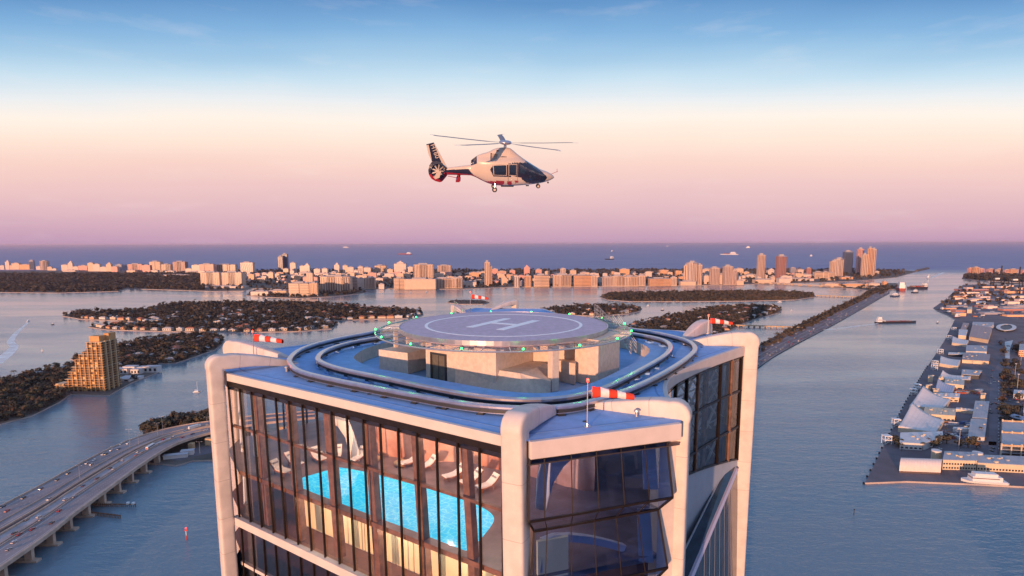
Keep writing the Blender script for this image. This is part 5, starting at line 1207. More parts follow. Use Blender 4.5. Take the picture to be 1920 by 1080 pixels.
# rotor
tilt = Vector((math.sin(R(2.5)), 0, math.cos(R(2.5))))
hub = Vector((hx(972),0,hz(180)))
b = MB(); b.tube(hub-tilt*.62, hub-tilt*.1, .16, .13, 12); mast = b.build('rotor_mast', M_steel, heli, local=True)
b = MB(); b.lathe((0,0,0), [(.30,-.17),(.52,-.10),(.60,0),(.55,.12),(.38,.19),(.05,.21)], 22); b.v = [tuple(hub+Vector((x,y,z))+Vector((0,0,-x*.044))) for x,y,z in b.v]; b.build('rotor_hub', M_steel, heli, local=True, smooth=True)
M_bl = mat('blade_grey', (0.16,0.16,0.20), .45); M_tip = mat('blade_tip', (0.75,.72,.68), .5)
for k in range(5):
    a = R(18+72*k); d = Vector((math.cos(a), math.sin(a), -math.cos(a)*.044)).normalized(); s = Vector((-math.sin(a), math.cos(a), 0)); u = d.cross(s)
    def sect(r, c, sweep=0, z=0): r *= 1.12; return [hub+d*r+s*(sweep-c*.3)+u*z, hub+d*r+s*(sweep+c*.1)+u*(z+c*.06), hub+d*r+s*(sweep+c*.7)+u*(z-.01), hub+d*r+s*(sweep+c*.1)+u*(z-c*.05)]
    rows = [sect(.5,.18),sect(1.2,.26),sect(1.6,.52),sect(3.5,.54,0,.04),sect(5.2,.54,.05,.10),sect(5.9,.52,.12,.12),sect(6.3,.42,-.02,.14)]
    V = [p for r_ in rows for p in r_]; b = MB(); b.add(V, [[i*4+j,i*4+(j+1)%4,(i+1)*4+(j+1)%4,(i+1)*4+j] for i in range(6) for j in range(4)]+[[3,2,1,0],[24,25,26,27]]); o = b.build('rotor_blade', M_bl, heli, local=True)
    V = [p for r_ in (sect(6.3,.37,-.02,.14),sect(6.75,.24,-.3,.15)) for p in r_]; b = MB(); b.add(V, [[j,(j+1)%4,4+(j+1)%4,4+j] for j in range(4)]+[[3,2,1,0],[4,5,6,7]]); b.build('blade_tip', M_tip, o, local=True)
# wheels
def wheel(zx, zy, y, r=.24, w=.18, st=.55):
    c = Vector((hx(zx), y, hz(zy))); b = MB(); b.tube(c-Vector((0,w/2,0)), c+Vector((0,w/2,0)), r, n=20); o = b.build('wheel', M_blk, heli, local=True, bevel=.03)
    MB().tube(c-Vector((0,w/2+.02,0)), c+Vector((0,w/2+.02,0)), r*.5, n=14).build('rim', M_frame, o, local=True)
    MB().tube(c+Vector((0,0,0)), c+Vector((.05,-y*.12,st)), .05, n=6).build('strut', M_steel, o, local=True)
wheel(845,695,-1.0); wheel(845,695,1.0); wheel(1368,672,-.14,.2,.12,.45); wheel(1368,672,.14,.2,.12,.45)
MB().tube((hx(1500),0,hz(540)),(hx(1596),0,hz(500)),.022,n=5).tube((hx(1588),0,hz(470)),(hx(1590),0,hz(512)),.02,n=5).build('nose_probe', M_hr, heli, local=True)
MB().cbox((hx(1486),0,hz(630)),.14,.14,.14).cbox((hx(1240),0,hz(668)),.3,.06,.1).cbox((hx(1000),0,hz(672)),1.2,.5,.1).build('belly_fairing', M_dark, heli, local=True)
def text(body, size, m, parent, M4, name='lettering', ext=.01):
    cu = bpy.data.curves.new(name,'FONT'); cu.body = body; cu.size = size; cu.extrude = ext; cu.align_x = 'CENTER'; cu.align_y = 'CENTER'
    o = bpy.data.objects.new('tmp', cu); COL.objects.link(o); me = bpy.data.meshes.new_from_object(o.evaluated_get(bpy.context.evaluated_depsgraph_get())); bpy.data.objects.remove(o)
    me.transform(M4); me.materials.append(m); q = bpy.data.objects.new(name, me); COL.objects.link(q); q.parent = parent; return q
base = Matrix.Rotation(math.pi/2, 4, 'X')
ang = math.atan2(hz(350)-hz(200), hx(190)-hx(135))
T = Matrix.Translation((hx(160), -.108, hz(280))) @ Matrix.Rotation(-ang, 4, 'Y') @ base
text('H160', .60, M_hc, heli, T)
T = Matrix.Translation((hx(948), -(hwid(948,330)+.03), hz(330))) @ base
text('AIRBUS', .17, M_hn, heli, T)
hq_ = UY(941, 320, 54.0); hc_ = Vector((hx(941/1*1), 0, 0))
heli.scale = (.965,.97,.97)
rot = Matrix.Rotation(R(4), 3, 'Z') @ Matrix.Rotation(R(15), 3, 'X')
heli.rotation_euler = rot.to_euler()
# zoom coordinates (975,500) belong at picture point 790+975/6.194, 240+500/6.194
heli.location = UY(790+975/6.194, 240+500/6.194, 54.0)
# ================================================================ motorway bridge at the left
M_road = mat('bridge_road', (0.22,0.185,0.19), .85, col2=(0.33,0.27,0.27), vscale=.035, detail=10)
M_bconc = mat('bridge_concrete', (0.56,0.41,0.31), .8, var=.15, vscale=.15)
M_line_w = mat('lane_paint', (0.62,0.58,0.56), .7)
ZB2 = 12.0
nearE = [(-322,150),(-330,250),(-337,380),(-344,430),(-350,480),(-356,534),(-357,580),(-349,606),(-334,628),(-300,655),(-240,680)]
farE = [(-418,150),(-416,300),(-414,464),(-416,517),(-417,566),(-413,600),(-402,629),(-382,652),(-353,670),(-310,690),(-250,708)]
nE = spline([(x,y,ZB2) for x,y in nearE], 8); fE = spline([(x,y,ZB2) for x,y in farE], 8); nn = len(nE)
def across(t, i): return nE[i].lerp(fE[i], t)
bridge = thing('motorway_bridge', 'long multi lane concrete motorway bridge curving over the bay at the left', 'bridge', (-380,400,0))
def strip(t0, t1, z0, z1, name, m, i0=0, i1=None, step=1):
    b = MB(); i1 = i1 or nn
    I = list(range(i0, i1)); a = [across(t0,i) for i in I]; c = [across(t1,i) for i in I]; k = len(I)
    V = []
    for p, q in zip(a, c): V += [(p.x,p.y,z0),(q.x,q.y,z0),(q.x,q.y,z1),(p.x,p.y,z1)]
    b.add(V, [[4*i+j,4*i+(j+1)%4,4*i+4+(j+1)%4,4*i+4+j] for i in range(k-1) for j in range(4)]+[[3,2,1,0],[4*k-4,4*k-3,4*k-2,4*k-1]])
    return b.build(name, m, bridge)
strip(.0,.49,ZB2-1.8,ZB2,'deck',M_road); strip(.55,1.0,ZB2-1.8,ZB2,'deck',M_road)
for t in (0,.475,.553,.986): strip(t,t+.013,ZB2+.004,ZB2+1.1,'barrier',M_bconc)
strip(-.012,-.001,ZB2-1.6,ZB2+1.0,'edge_beam',M_bconc)
for t in (.30,.335,.70): strip(t,t+.006,ZB2+.01,ZB2+.7,'barrier',M_bconc, 0, nn-18)
strip(.335,.47,ZB2+.004,ZB2+.016,'work_strip',mat('pale_concrete_lane',(0.40,0.34,0.34),.85,var=.2,vscale=.08,detail=9),0,nn-20)
for t in (.05,.12,.185,.25,.62,.78,.86,.93):
    dash = t not in (.05,.25,.62,.93)
    if not dash: strip(t,t+.005,ZB2+.004,ZB2+.012,'lane_line',M_line_w)
    else:
        b = MB()
        for i in range(0, nn-1):
            for k in (0,.5):
                p, q = across(t,i).lerp(across(t,i+1),k), across(t,i).lerp(across(t,i+1),k+.22); p2, q2 = across(t+.004,i).lerp(across(t+.004,i+1),k), across(t+.004,i).lerp(across(t+.004,i+1),k+.22)
                b.add([(v.x,v.y,ZB2+.010) for v in (p,q,q2,p2)], [[0,1,2,3]])
        b.build('lane_line', M_line_w, bridge)
for y in [360+22.6*k for k in range(10)]:
    i = min(range(nn), key=lambda j: abs(nE[j].y-y)); xn = nE[i].x; xf = fE[i].x
    p = MB(); p.box(xf+4,y-1.4,ZB2-2.9,xn-.5,y+1.4,ZB2-1.81); cap = p.build('pier_cap', M_bconc, bridge)
    for x in (xn-3.6, xn-30, xf+8, xf+26): MB().box(x-2.6,y-1.3,1.4,x+2.6,y+1.3,ZB2-2.91).build('pier_column', M_bconc, cap)
    MB().box(xf-2,y-2.4,-1,xn+2.8,y+2.4,1.4).build('footing', M_bconc, cap)
for x0,x1,y,z1 in ((-338,-331,612,11.5),(-330,-318,622,12),(-350,-345,600,10),(-300,-290,640,10.5),(-275,-265,655,10.5)):
    MB().box(x0,y,1.6,x1,y+5,z1-2).build('abutment', mat('sunlit_concrete',(0.55,0.36,0.20),.8,var=.2,vscale=.2), bridge)
# low service road and boats' quay on the foot island
q = [tuple(U(x,y,1.6))[:2] for x,y in [(300,860),(340,864),(352,858),(394,850),(420,848),(420,830),(394,834),(330,848)]]
b = MB(); b.prism(q, 1.604, 1.64); tag(b.build('service_road', M_asph), None, None, None, 'structure')
for j,(x,y,w,h,lb) in enumerate([(330,858,22,3.5,'long low pale boat shed on the quay below the bridge'),(352,852,12,4.5,'small pale hut on the quay below the bridge')]):
    p = U(x,y,1.6); r = thing('quay_building', lb, 'building', (p.x,p.y,1.6), .3)
    MB().box(-w/2,-3,0,w/2,3,h).build('wall', MATS['white_wall'], r, local=True); MB().box(-w/2-.4,-3.4,h,w/2+.4,3.4,h+.4).build('roof', MATS['pale_roof'], r, local=True)
# cars
CARC = [('white',(0.70,.68,.66)),('silver grey',(0.38,.38,.40)),('black',(0.02,.02,.025)),('dark blue',(0.03,.05,.12)),('red',(0.45,.02,.015)),('tan',(0.36,.28,.2))]
M_cg = mat('car_glass', (0.02,.025,.035), .08, spec=.9); M_tail = mat('tail_lamp', (0.6,.02,.01), .3)
def car_proto(cn, cc, van=False, simple=False):
    r = thing('van' if van else 'car', 'x', 'van' if van else 'car', (0,0,0), group='x'); L0, W0 = (5.6,2.0) if van else (4.6,1.85); H0 = 2.2 if van else 1.42
    body = [(-L0/2,.35),(-L0/2,.85),(-L0/2+.15,H0*.62),(L0/2-.9,H0*.60),(L0/2-.1,.75),(L0/2,.35)]
    cab = [(-L0/2+.25,H0*.62),(-L0/2+.7,H0-.08),(L0/2-2.0,H0-.06),(L0/2-1.15,H0*.60)]
    def ext(prof, w, w2=None):
        b = MB(); n = len(prof); w2 = w2 or w; zs = [p[1] for p in prof]; zm, zM = min(zs), max(zs)
        f = lambda z: w+(w2-w)*((z-zm)/(zM-zm)); b.add([(x,-f(z)/2,z) for x,z in prof]+[(x,f(z)/2,z) for x,z in prof], [list(range(n)), list(range(n,2*n))[::-1]]+[[i,n+i,n+(i+1)%n,(i+1)%n] for i in range(n)]); return b
    mc = mat('car_paint_'+cn.replace(' ','_'), cc, .3, coat=.6)
    ext(body, W0, W0*.96).build('body', mc, r, local=True, bevel=0 if simple else .05)
    ext(cab, W0*.94, W0*.74).build('cabin', M_cg, r, local=True)
    b = MB(); b.box(-L0/2+.75,-W0*.36,H0-.08,L0/2-2.05,W0*.36,H0); b.build('roof', mc, r, local=True)
    if not simple:
        for x in (-L0/2+.9, L0/2-.9):
            for y in (-W0/2+.06, W0/2-.06): b = MB(); b.tube((x,y-.11,.33),(x,y+.11,.33),.33,n=12); b.build('wheel', M_blk, r, local=True)
        for y in (-.65,.65): b = MB(); b.cbox((-L0/2-.01,y,.75),.06,.35,.15); b.build('tail_lamp', M_tail, r, local=True)
    return r
PRO = {}
def car(kind, p, rz, lb, group, simple=False, s=1.0):
    k = (kind, simple)
    if k not in PRO:
        cn, cc = CARC[kind[0]]; PRO[k] = car_proto(cn, cc, kind[1], simple); o = PRO[k]; o.location = p; o.rotation_euler.z = rz
    else: o = dup(PRO[k], p, rz)
    o.scale = (s,s,s); o['label'] = lb; o['group'] = group; return o
PN = {i: CARC[i][0] for i in range(6)}
def onroad(px_, py_):
    q = U(px_, py_, ZB2); best = min(range(nn-1), key=lambda j: (across(.5,j)-q).length)
    best = min(range(nn-1), key=lambda j: abs((nE[j]-q).cross(fE[j]-q).z)/max(1,(nE[j]-fE[j]).length)+((nE[j]-q).length+(fE[j]-q).length)*.01)
    d = nE[best+1]-nE[best]; return q, math.atan2(d.y, d.x), ((q-nE[best]).length/((nE[best]-fE[best]).length))
CB = [(0,85,1017,2),(0,24,1015,0),(0,27,1000,2)]
B8 = [(18,612,3),(48,640,4),(158,552,2),(277,490,3),(385,431,2),(460,386,2),(587,318,1),(637,297,0),(695,257,1),(752,230,0),(748,212,1),(800,222,3),(816,188,0),(865,183,0),(95,850,0),(130,798,4),(97,790,2),(216,764,4),(278,698,1),(262,680,0),(400,638,4),(440,562,0),(503,543,1),(768,355,0),(745,350,2),(829,297,0),(922,262,4),(931,242,0),(962,243,5),(990,222,1),(1076,183,0),(1104,155,4),(1160,145,1),(1180,133,0),(1235,142,4),(1246,104,1),(1300,120,3),(1390,95,0),(715,255,2),(617,325,1),(655,420,2),(560,470,3),(350,720,2),(330,560,1),(180,700,5),(60,900,1)]
B8.sort()
cnt = {}
for x,y,c in B8: cnt[c] = cnt.get(c,0)+1
seenc = {}
for x, y, c in B8:
    px_, py_ = x/3.6, 780+y/3.6; q, a, t = onroad(px_, py_+1)
    if t > .5: a += math.pi
    seenc[c] = seenc.get(c,0)+1
    car((c,False), (q.x,q.y,ZB2+.012), a, f"{PN[c]} car on the bridge, {ordw(seenc[c])} {PN[c]} one from the left edge".replace('leftmost white one from the left edge','leftmost white one').replace(' one from the left edge',' one from the left' if seenc[c]>1 else ' one'), 'cars driving on the motorway bridge')
q, a, t = onroad(282, 840); r = thing('coach', 'white coach with a red patch on its back driving on the near lanes', 'coach', (q.x,q.y,ZB2+.012), a)
MB().box(-6,-1.25,.45,6,1.25,3.3).build('body', mat('car_paint_white', (0.7,.68,.66)), r, local=True, bevel=.15)
MB().box(-5.6,-1.28,1.7,5.7,1.28,2.6).build('window_row', M_cg, r, local=True); MB().cbox((-6.03,0,1.5),.05,1.6,1.2).build('rear_panel', mat('car_paint_red', (0.45,.02,.015)), r, local=True)
for x in (-4,4):
    for y in (-1.15,1.15): MB().tube((x,y-.15,.5),(x,y+.15,.5),.5,n=12).build('wheel', M_blk, r, local=True)
q, a, t = onroad(366, 803); r = thing('lorry', 'white articulated lorry on the far lanes of the bridge near the corner column', 'lorry', (q.x,q.y,ZB2+.012), a)
MB().box(-7.5,-1.25,1.1,3.5,1.25,4.0).build('trailer', mat('car_paint_white', (0.7,.68,.66)), r, local=True); MB().box(4,-1.2,.6,6.4,1.2,3.3).build('cab', mat('car_paint_white', (0.7,.68,.66)), r, local=True, bevel=.2)
for x in (-6,-4.8,2,5):
    for y in (-1.1,1.1): MB().tube((x,y-.15,.5),(x,y+.15,.5),.5,n=12).build('wheel', M_blk, r, local=True)
# lamp posts on the median
LP = thing('street_lamp', 'x', 'street lamp', (0,0,0), group='tall street lamps on the motorway bridge')
MB().tube((0,0,0),(0,0,15),.22,.12,8).build('pole', M_galv, LP, local=True)
for s in (-1,1):
    o = MB().tube((0,0,14.8),(s*2.2,0,15.3),.09,n=5).build('arm', M_galv, LP, local=True); MB().cbox((s*2.6,0,15.25),1.0,.4,.22).build('lamp_head', M_galv, o, local=True)
for k,(x,y,h) in enumerate([(244,838,1.25),(260,834,.9),(296,818,1),(306,818,1.5),(150,897,.8),(375,850,.8),(389,806,1)]):
    q = U(x,y,ZB2); lb = ['tallest grey lamp post on the bridge, standing left of the others','second lamp post from the left on the bridge median','left one of the close pair of lamp posts behind the wooded spit','tall mast like post, right one of the close pair by the wooded spit','short lamp post far left on the bridge','lamp post on the quay beneath the bridge','lamp post close to the left corner column of the tower'][k]
    if k == 0: LP.location = q; LP.scale = (1,1,h); LP['label'] = lb
    else: dup(LP, q, 0, lb, scale=(1,1,h))
# timber fenders in the water and the channel marker
M_tmb = mat('wet_timber', (0.20,0.10,0.05), .8, var=.3, vscale=.4)
for k,(a,c,lb) in enumerate([((640,603),(915,606),'upper long timber fender reaching out from under the bridge'),((600,656),(815,682),'lower timber fender with slanting piles reaching out from under the bridge')]):
    p, q = U(a[0]/3.6,780+a[1]/3.6,1), U(c[0]/3.6,780+c[1]/3.6,1); r = thing('timber_fender', lb, 'fender pier', (p.x,p.y,0), group='timber fenders beside the bridge')
    MB().tube((p.x,p.y,2.2),(q.x,q.y,2.2),.5,n=5).build('beam', M_tmb, r)
    for j in range(22): w = p.lerp(q, j/21); MB().tube((w.x,w.y-.6*k*2,-2),(w.x,w.y,2.9),.3,n=6).build('pile', M_tmb, r)
    if k == 0:
        for f in (.82,.95): w = p.lerp(q,f); MB().cbox((w.x,w.y,3.3),2,2,1.6).build('lamp_box', M_white, r)
p = U(350,1012,0); r = thing('channel_marker', 'red channel marker on a white and red post in the water right of the bridge', 'marker', (p.x,p.y,0))
MB().tube((0,0,-2),(0,0,3.5),.35,n=8).build('pile', M_red, r, local=True); MB().tube((0,0,3.5),(0,0,7),.3,n=8).build('mast', M_white, r, local=True)
b = MB(); b.add([(-1.3,0,7),(1.3,0,7),(.0,0,9.6)], [[0,1,2]]); b.build('day_board', M_red, r, local=True, solid=.15)
MB().lathe((0,0,8.9), [(.4,0),(.4,.8),(.1,1)], 10).build('lantern', M_redl, r, local=True)
p = U(1601,966,0); r = thing('channel_marker', 'thin dark post standing alone in the water at the lower right', 'marker', (p.x,p.y,0)); MB().tube((0,0,-2),(0,0,4.5),.25,n=8).build('pile', M_dark, r, local=True); MB().cbox((0,0,4.9),1.1,.2,.9).build('day_board', M_dark, r, local=True)

# ---- the long causeway: road sheets, parked cars, low link bridges
c0 = [(1380,694),(1425,665),(1480,637),(1560,598),(1640,556),(1655,548),(1650,543),(1630,541.5)]
cl_ = spline([tuple(U(x,y,1.6)) for x,y in c0], 6)
b = MB(); b.sweep([(p.x,p.y,0) for p in cl_], [(-26,1.604),(26,1.604),(26,1.66),(-26,1.66)]); tag(b.build('causeway_road', mat('causeway_asphalt', (0.19,0.145,0.15), .9, var=.3, vscale=.03, detail=10)), None,None,None,'structure')
for s in (-13,0,13,-25.5,25.5): 
    b = MB(); b.sweep([(p.x,p.y,0) for p in cl_], [(s-.25,1.664),(s+.25,1.664),(s+.25,1.67),(s-.25,1.67)]); tag(b.build('road_marking', M_line_w), None,None,None,'structure')
c2 = [(1655,541),(1620,537.5),(1560,536),(1500,533),(1460,530.5),(1420,530)]
c2_ = spline([tuple(U(x,y,7)) for x,y in c2], 6)
r = thing('viaduct', 'low grey viaduct carrying the causeway round to the far shore', 'bridge', (c2_[0].x,c2_[0].y,0))
MB().sweep(c2_, [(-14,-1.5),(14,-1.5),(14,0),(-14,0)]).build('deck', M_bconc, r)
for p in c2_[::2]: MB().cbox((p.x,p.y,2.2),16,3,6.6).build('pier', M_bconc, r)
for s in (-14.2,14.2): MB().sweep(c2_, [(s-.3,-1.5),(s+.3,-1.5),(s+.3,1),(s-.3,1)]).build('barrier', M_bconc, r)
for k,(a,c,lb) in enumerate([((1378,609),(1506,613.5),'low pale bridge linking the causeway to the island behind the right windsock'),((1529,553.5),(1626,557),'low pale bridge linking the causeway to the narrow island')]):
    p, q = U(*a,5), U(*c,5); r = thing('link_bridge', lb, 'bridge', (p.x,p.y,0), group='low bridges linking the islands')
    MB().sweep([p.lerp(q,i/12) for i in range(13)], [(-5,-1.2),(5,-1.2),(5,.9),(-5,.9)]).build('deck', mat('sunlit_concrete',(0.55,0.36,0.20)), r)
    for i in range(12): w = p.lerp(q,(i+.5)/12); MB().cbox((w.x,w.y,1.3),2,8,5).build('pier', M_bconc, r)
rc = random.Random(8); cars = []
for i in range(230):
    t = rc.random()*(len(cl_)-2)*.93; j = int(t); p = cl_[j].lerp(cl_[j+1], t-j); d = (cl_[j+1]-cl_[j]).normalized(); s = Vector((-d.y,d.x,0)); lane = rc.choice((-22,-18,-10,-5,4,9,17,22)); w = p+s*lane
    cars.append((PX(w)[0], w, math.atan2(d.y,d.x), rc.choice((0,0,1,1,2,3,4,5)), rc.random() < .15))
cars.sort(key=lambda t: t[0])
for i,(px_,w,a,c,v) in enumerate(cars):
    if px_ < 1419: continue
    car((c,v), (w.x,w.y,1.672), a, f"{PN[c]} {'van' if v else 'car'}, {ordw(i+1)} vehicle from the left on the long causeway", 'vehicles on the long causeway', True, 1.25)
# ================================================================ port with cruise terminals at the right
M_roofw = mat('white_membrane', (0.66,0.62,0.60), .5, var=.06, vscale=.12); M_roofb = mat('brown_roof', (0.42,0.30,0.27), .7, var=.1, vscale=.1); M_cr = mat('cream_wall', (0.66,0.52,0.36), .7, var=.08, vscale=.1); M_gr = mat('grey_roof', (0.42,0.42,0.43), .7, var=.08, vscale=.1)
Z6 = lambda x, y: (1600+x/4.32, 680+y/4.32)
Z5 = lambda x, y: (1600+x/4.91, 480+y/4.91)
def pbld(lb, fpx, h, wall=None, roof=None, zf=Z6, name='terminal_building', wins=0, cat='building', sheet=None, over=.5):
    P = [tuple(U(*zf(x,y), 1.6))[:2] for x,y in fpx]; c = (sum(p[0] for p in P)/len(P), sum(p[1] for p in P)/len(P))
    r = thing(name, lb, cat, (*c,1.6), 0, 'buildings of the cruise port')
    MB().prism(P, 1.6, 1.6+h).build('wall', wall or M_cr, r)
    MB().prism([(c[0]+(x-c[0])*(1+over/20), c[1]+(y-c[1])*(1+over/20)) for x,y in P], 1.602+h, 2.3+h).build('roof', roof or M_roofw, r)
    sx = max(p[0] for p in P)-min(p[0] for p in P); sy = max(p[1] for p in P)-min(p[1] for p in P)
    if sx > 14 and sy > 8:
        ru = random.Random(int(c[0])); 
        for k in range(min(6, 2+int(sx/14))):
            ux, uy = c[0]+ru.uniform(-.33,.33)*sx, c[1]+ru.uniform(-.25,.25)*sy
            if inpoly(ux, uy, P): MB().cbox((ux,uy,2.301+h), ru.uniform(1.2,3.2), ru.uniform(1,2.4), ru.uniform(.8,1.8), ru.uniform(-.2,.2), True).build('roof_unit', M_gr if k%2 else M_cr, r)
        for k in range(1,5): MB().prism([(c[0]+(x-c[0])*.98, c[1]+(y-c[1])*.98) for x,y in (tuple(Vector(P[0]).lerp(Vector(P[1]),k/5)), tuple(Vector(P[0]).lerp(Vector(P[1]),k/5+.012)), tuple(Vector(P[3]).lerp(Vector(P[2]),k/5+.012)), tuple(Vector(P[3]).lerp(Vector(P[2]),k/5)))], 2.302+h, 2.42+h).build('roof_rib', M_gr, r)
    if wins:
        a, q = Vector(P[0]), Vector(P[1]); d = q-a; L0 = d.length; d.normalize(); n_ = Vector((d.y,-d.x)); n_ = n_ if n_.y < 0 else -n_
        for fl_ in range(max(1, int(h/4))):
            for k in range(wins):
                s0 = L0*(k+.2)/wins; s1 = L0*(k+.8)/wins; p, w = a+d*s0, a+d*s1; z = 1.6+fl_*4+1.2
                MB().prism([tuple(p+n_*.08),tuple(w+n_*.08),tuple(w+n_*.01),tuple(p+n_*.01)], z, z+1.7).build('window', MATS['far_window'], r)
    return r
# barrel vaulted hall
P = [U(*Z6(x,y),1.6) for x,y in [(370,892),(705,905),(712,850),(385,838)]]
r = thing('vaulted_hall', 'pale barrel vaulted hall near the corner of the quay', 'building', (P[0].x,P[0].y,1.6), group='buildings of the cruise port')
rows = []
for i in range(2):
    a, c = (P[0],P[3]) if i == 0 else (P[1],P[2]); row = []
    for k in range(13): t = k/12; p = a.lerp(c, .5-.5*math.cos(math.pi*t)); row.append((p.x,p.y,3.4+9.6*math.sin(math.pi*t)**.8))
    rows.append(row)
n_ = 14
G = [[tuple(Vector(rows[0][k]).lerp(Vector(rows[1][k]), i/n_)) for k in range(13)] for i in range(n_+1)]
MB().grid(G).build('vault_roof', mat('pink_white_roof', (0.74,0.62,0.55), .6, var=.04, vscale=.2), r, smooth=True)
for i in range(n_+1): MB().path([Vector(q)+Vector((0,-.05,.06)) for q in G[i]], .09, 4).build('rib', M_roofw, r)
MB().add(rows[0]+[(P[0].x,P[0].y,1.6),(P[3].x,P[3].y,1.6)], [[*range(13),14,13]]).add(rows[1]+[(P[1].x,P[1].y,1.6),(P[2].x,P[2].y,1.6)], [[*range(13),14,13]]).build('gable', M_cr, r)
MB().prism([tuple(p)[:2] for p in P], 1.6, 3.4).build('plinth', mat('dark_plinth', (0.12,.08,.07)), r)
pbld('two storey cream terminal with a dark ribbon of windows beside the vaulted hall', [(720,866),(992,874),(1000,805),(735,795)], 9.5, M_cr, M_gr, wins=12)
pbld('very long cream terminal with loading bays along the quay at the right edge', [(1000,874),(1560,905),(1560,830),(1010,808)], 7.5, M_cr, M_gr, wins=22)
pbld('white gabled terminal with slanted dark windows below the nearest tent roof', [(375,700),(560,712),(718,650),(715,610),(380,620)], 7, mat('white_wall', (0.66,.62,.6)), M_roofw, wins=5)
pbld('cream block with a row of round windows between the two tent roofs', [(560,462),(820,478),(822,420),(580,405)], 7, M_cr, M_cr, wins=8)
pbld('cream wedge shaped block behind the second tent roof', [(640,312),(852,320),(860,285),(650,280)], 6, M_cr, M_roofw, wins=5)
pbld('beige block with a small slanted window at the head of the tent roofs', [(735,205),(892,222),(895,178),(745,165)], 7, M_cr, mat('beige_roof', (0.55,.5,.42)), wins=3)
pbld('large pale grey square roof left of the port road, nearer one', [(925,640),(1060,645),(1078,500),(950,495)], 5.5, M_roofw, M_gr)
pbld('large pale grey square roof left of the port road, farther one', [(960,482),(1078,488),(1098,350),(985,345)], 5.5, M_roofw, M_gr)
pbld('small cream cube on legs beside the port road', [(1027,318),(1064,320),(1066,300),(1030,298)], 9, M_cr, M_cr)
pbld('slim white canopy reaching from the nearer square roof', [(805,560),(950,566),(955,552),(810,548)], 3.5, M_roofw, M_roofw)
pbld('slim white canopy reaching from the farther square roof', [(830,400),(1000,420),(1005,404),(835,388)], 3.5, M_cr, M_roofw)
pbld('grey hipped canopy with splayed legs beside the port road', [(875,125),(1015,135),(1040,95),(880,85)], 6, M_dark, M_gr)
pbld('long narrow grey roofed walkway left of the hipped canopy', [(800,160),(945,166),(948,138),(800,130)], 5, M_dark, M_roofw)
for x,y,h,lb in ((622,158,8,'small cream lift tower at the head of the quay'),(708,168,8,'small cream lift tower left of the beige block'),(665,265,7,'small cream lift tower above the second tent roof'),(605,225,6,'square cream tower beside the third tent roof')):
    pbld(lb, [(x-20,y),(x+20,y+2),(x+22,y-14),(x-18,y-14)], h, M_cr, M_cr, name='lift_tower')
for x,y,lb in ((667,772,'white round tank behind the vaulted hall'),(999,790,'white round tank between the two terminals on the quay')):
    q = U(*Z6(x,y+12),1.6); r = thing('storage_tank', lb, 'tank', q, group='round tanks on the quay')
    MB().lathe((0,0,0), [(4.2,0),(4.2,8.5),(3.9,8.5)], 24).build('shell', M_cr, r, local=True); MB().lathe((0,0,8.5), [(4.5,0),(4.5,1.4),(4.1,1.5),(.2,1.6)], 24).build('lid', M_roofw, r, local=True)
# swooping tent roofs
def tent(lb, A_, B_, C_, D_, hp, zf=Z6, m=None, base=4.5):
    A0, B0, C0, D0 = [Vector(U(*zf(*p),1.6)) for p in (A_,B_,C_,D_)]
    r = thing('swooping_roof_hall', lb, 'terminal hall', (A0.x,A0.y,1.6), group='halls with swooping white roofs')
    G = []
    for i in range(17):
        s = i/16; row = []
        for j in range(13):
            t = j/12; p = A0.lerp(B0,s).lerp(D0.lerp(C0,s),t); p.z = 1.6+base+hp*((1-s)**2.0)*(.12+.88*t**1.4)+1.2*s*s; row.append(tuple(p))
        G.append(row)
    MB().grid(G).build('roof', m or M_roofw, r, smooth=True, solid=.3)
    for i in range(1,16,2): MB().path([Vector(q)+Vector((0,0,.25)) for q in G[i]], .14, 4).build('roof_rib', M_roofw, r)
    b = MB()
    for E in ([g[0] for g in G], [g[-1] for g in G], G[0], G[-1]): b.add([E0 for E0 in E]+[(x,y,1.6) for x,y,z in E], [[k,k+1,len(E)+k+1,len(E)+k] for k in range(len(E)-1)])
    b.build('wall', M_cr, r)
tent('nearest swooping white tent roof on the quay', (360,560),(665,600),(735,500),(470,440), 15)
tent('second swooping white tent roof on the quay', (450,385),(730,400),(785,330),(560,290), 14)
tent('third swooping roof, blue grey with a pink patch', (655,262),(800,275),(822,215),(680,205), 10, m=mat('bluegrey_roof', (0.34,0.40,0.52), .5))
tent('small swooping roof beside the lift tower at the head of the quay', (690,150),(800,158),(810,128),(720,120), 8)
tent('long white roof turning up at its seaward end, upper part of the quay', (790,1015),(960,1045),(985,985),(800,970), 6, Z5)
tent('white roof turning up at its seaward end, below the broad brown roof', (905,820),(1040,840),(1060,800),(910,780), 6, Z5)
pbld('broad pink brown roofed hall, the largest roof of the port', [(1065,775),(1240,805),(1275,690),(1095,665)], 8, M_cr, M_roofb, Z5)
pbld('grey brown roofed block below the broad pink brown roof', [(1000,985),(1245,1000),(1255,935),(1010,925)], 6, M_cr, mat('greybrown_roof', (0.34,.28,.28)), Z5)
pbld('white edged grey terminal in the middle of the port', [(1035,905),(1225,910),(1228,855),(1040,850)], 6, M_roofw, M_gr, Z5, wins=6)
pbld('long white walkway roof in front of the white edged terminal', [(875,925),(1210,932),(1212,918),(880,908)], 4, M_dark, M_roofw, Z5)
pbld('cream block with a sloping roof on the upper quay', [(965,762),(1035,768),(1050,712),(970,708)], 8, M_cr, M_roofw, Z5)
pbld('tan topped block on the uppermost quay', [(985,700),(1030,705),(1062,645),(1010,640)], 7, M_cr, M_roofb, Z5)
pbld('low white shed between the oval court and the quay', [(1095,665),(1230,672),(1290,668),(1290,630),(1100,625)], 5, M_roofw, M_gr, Z5)
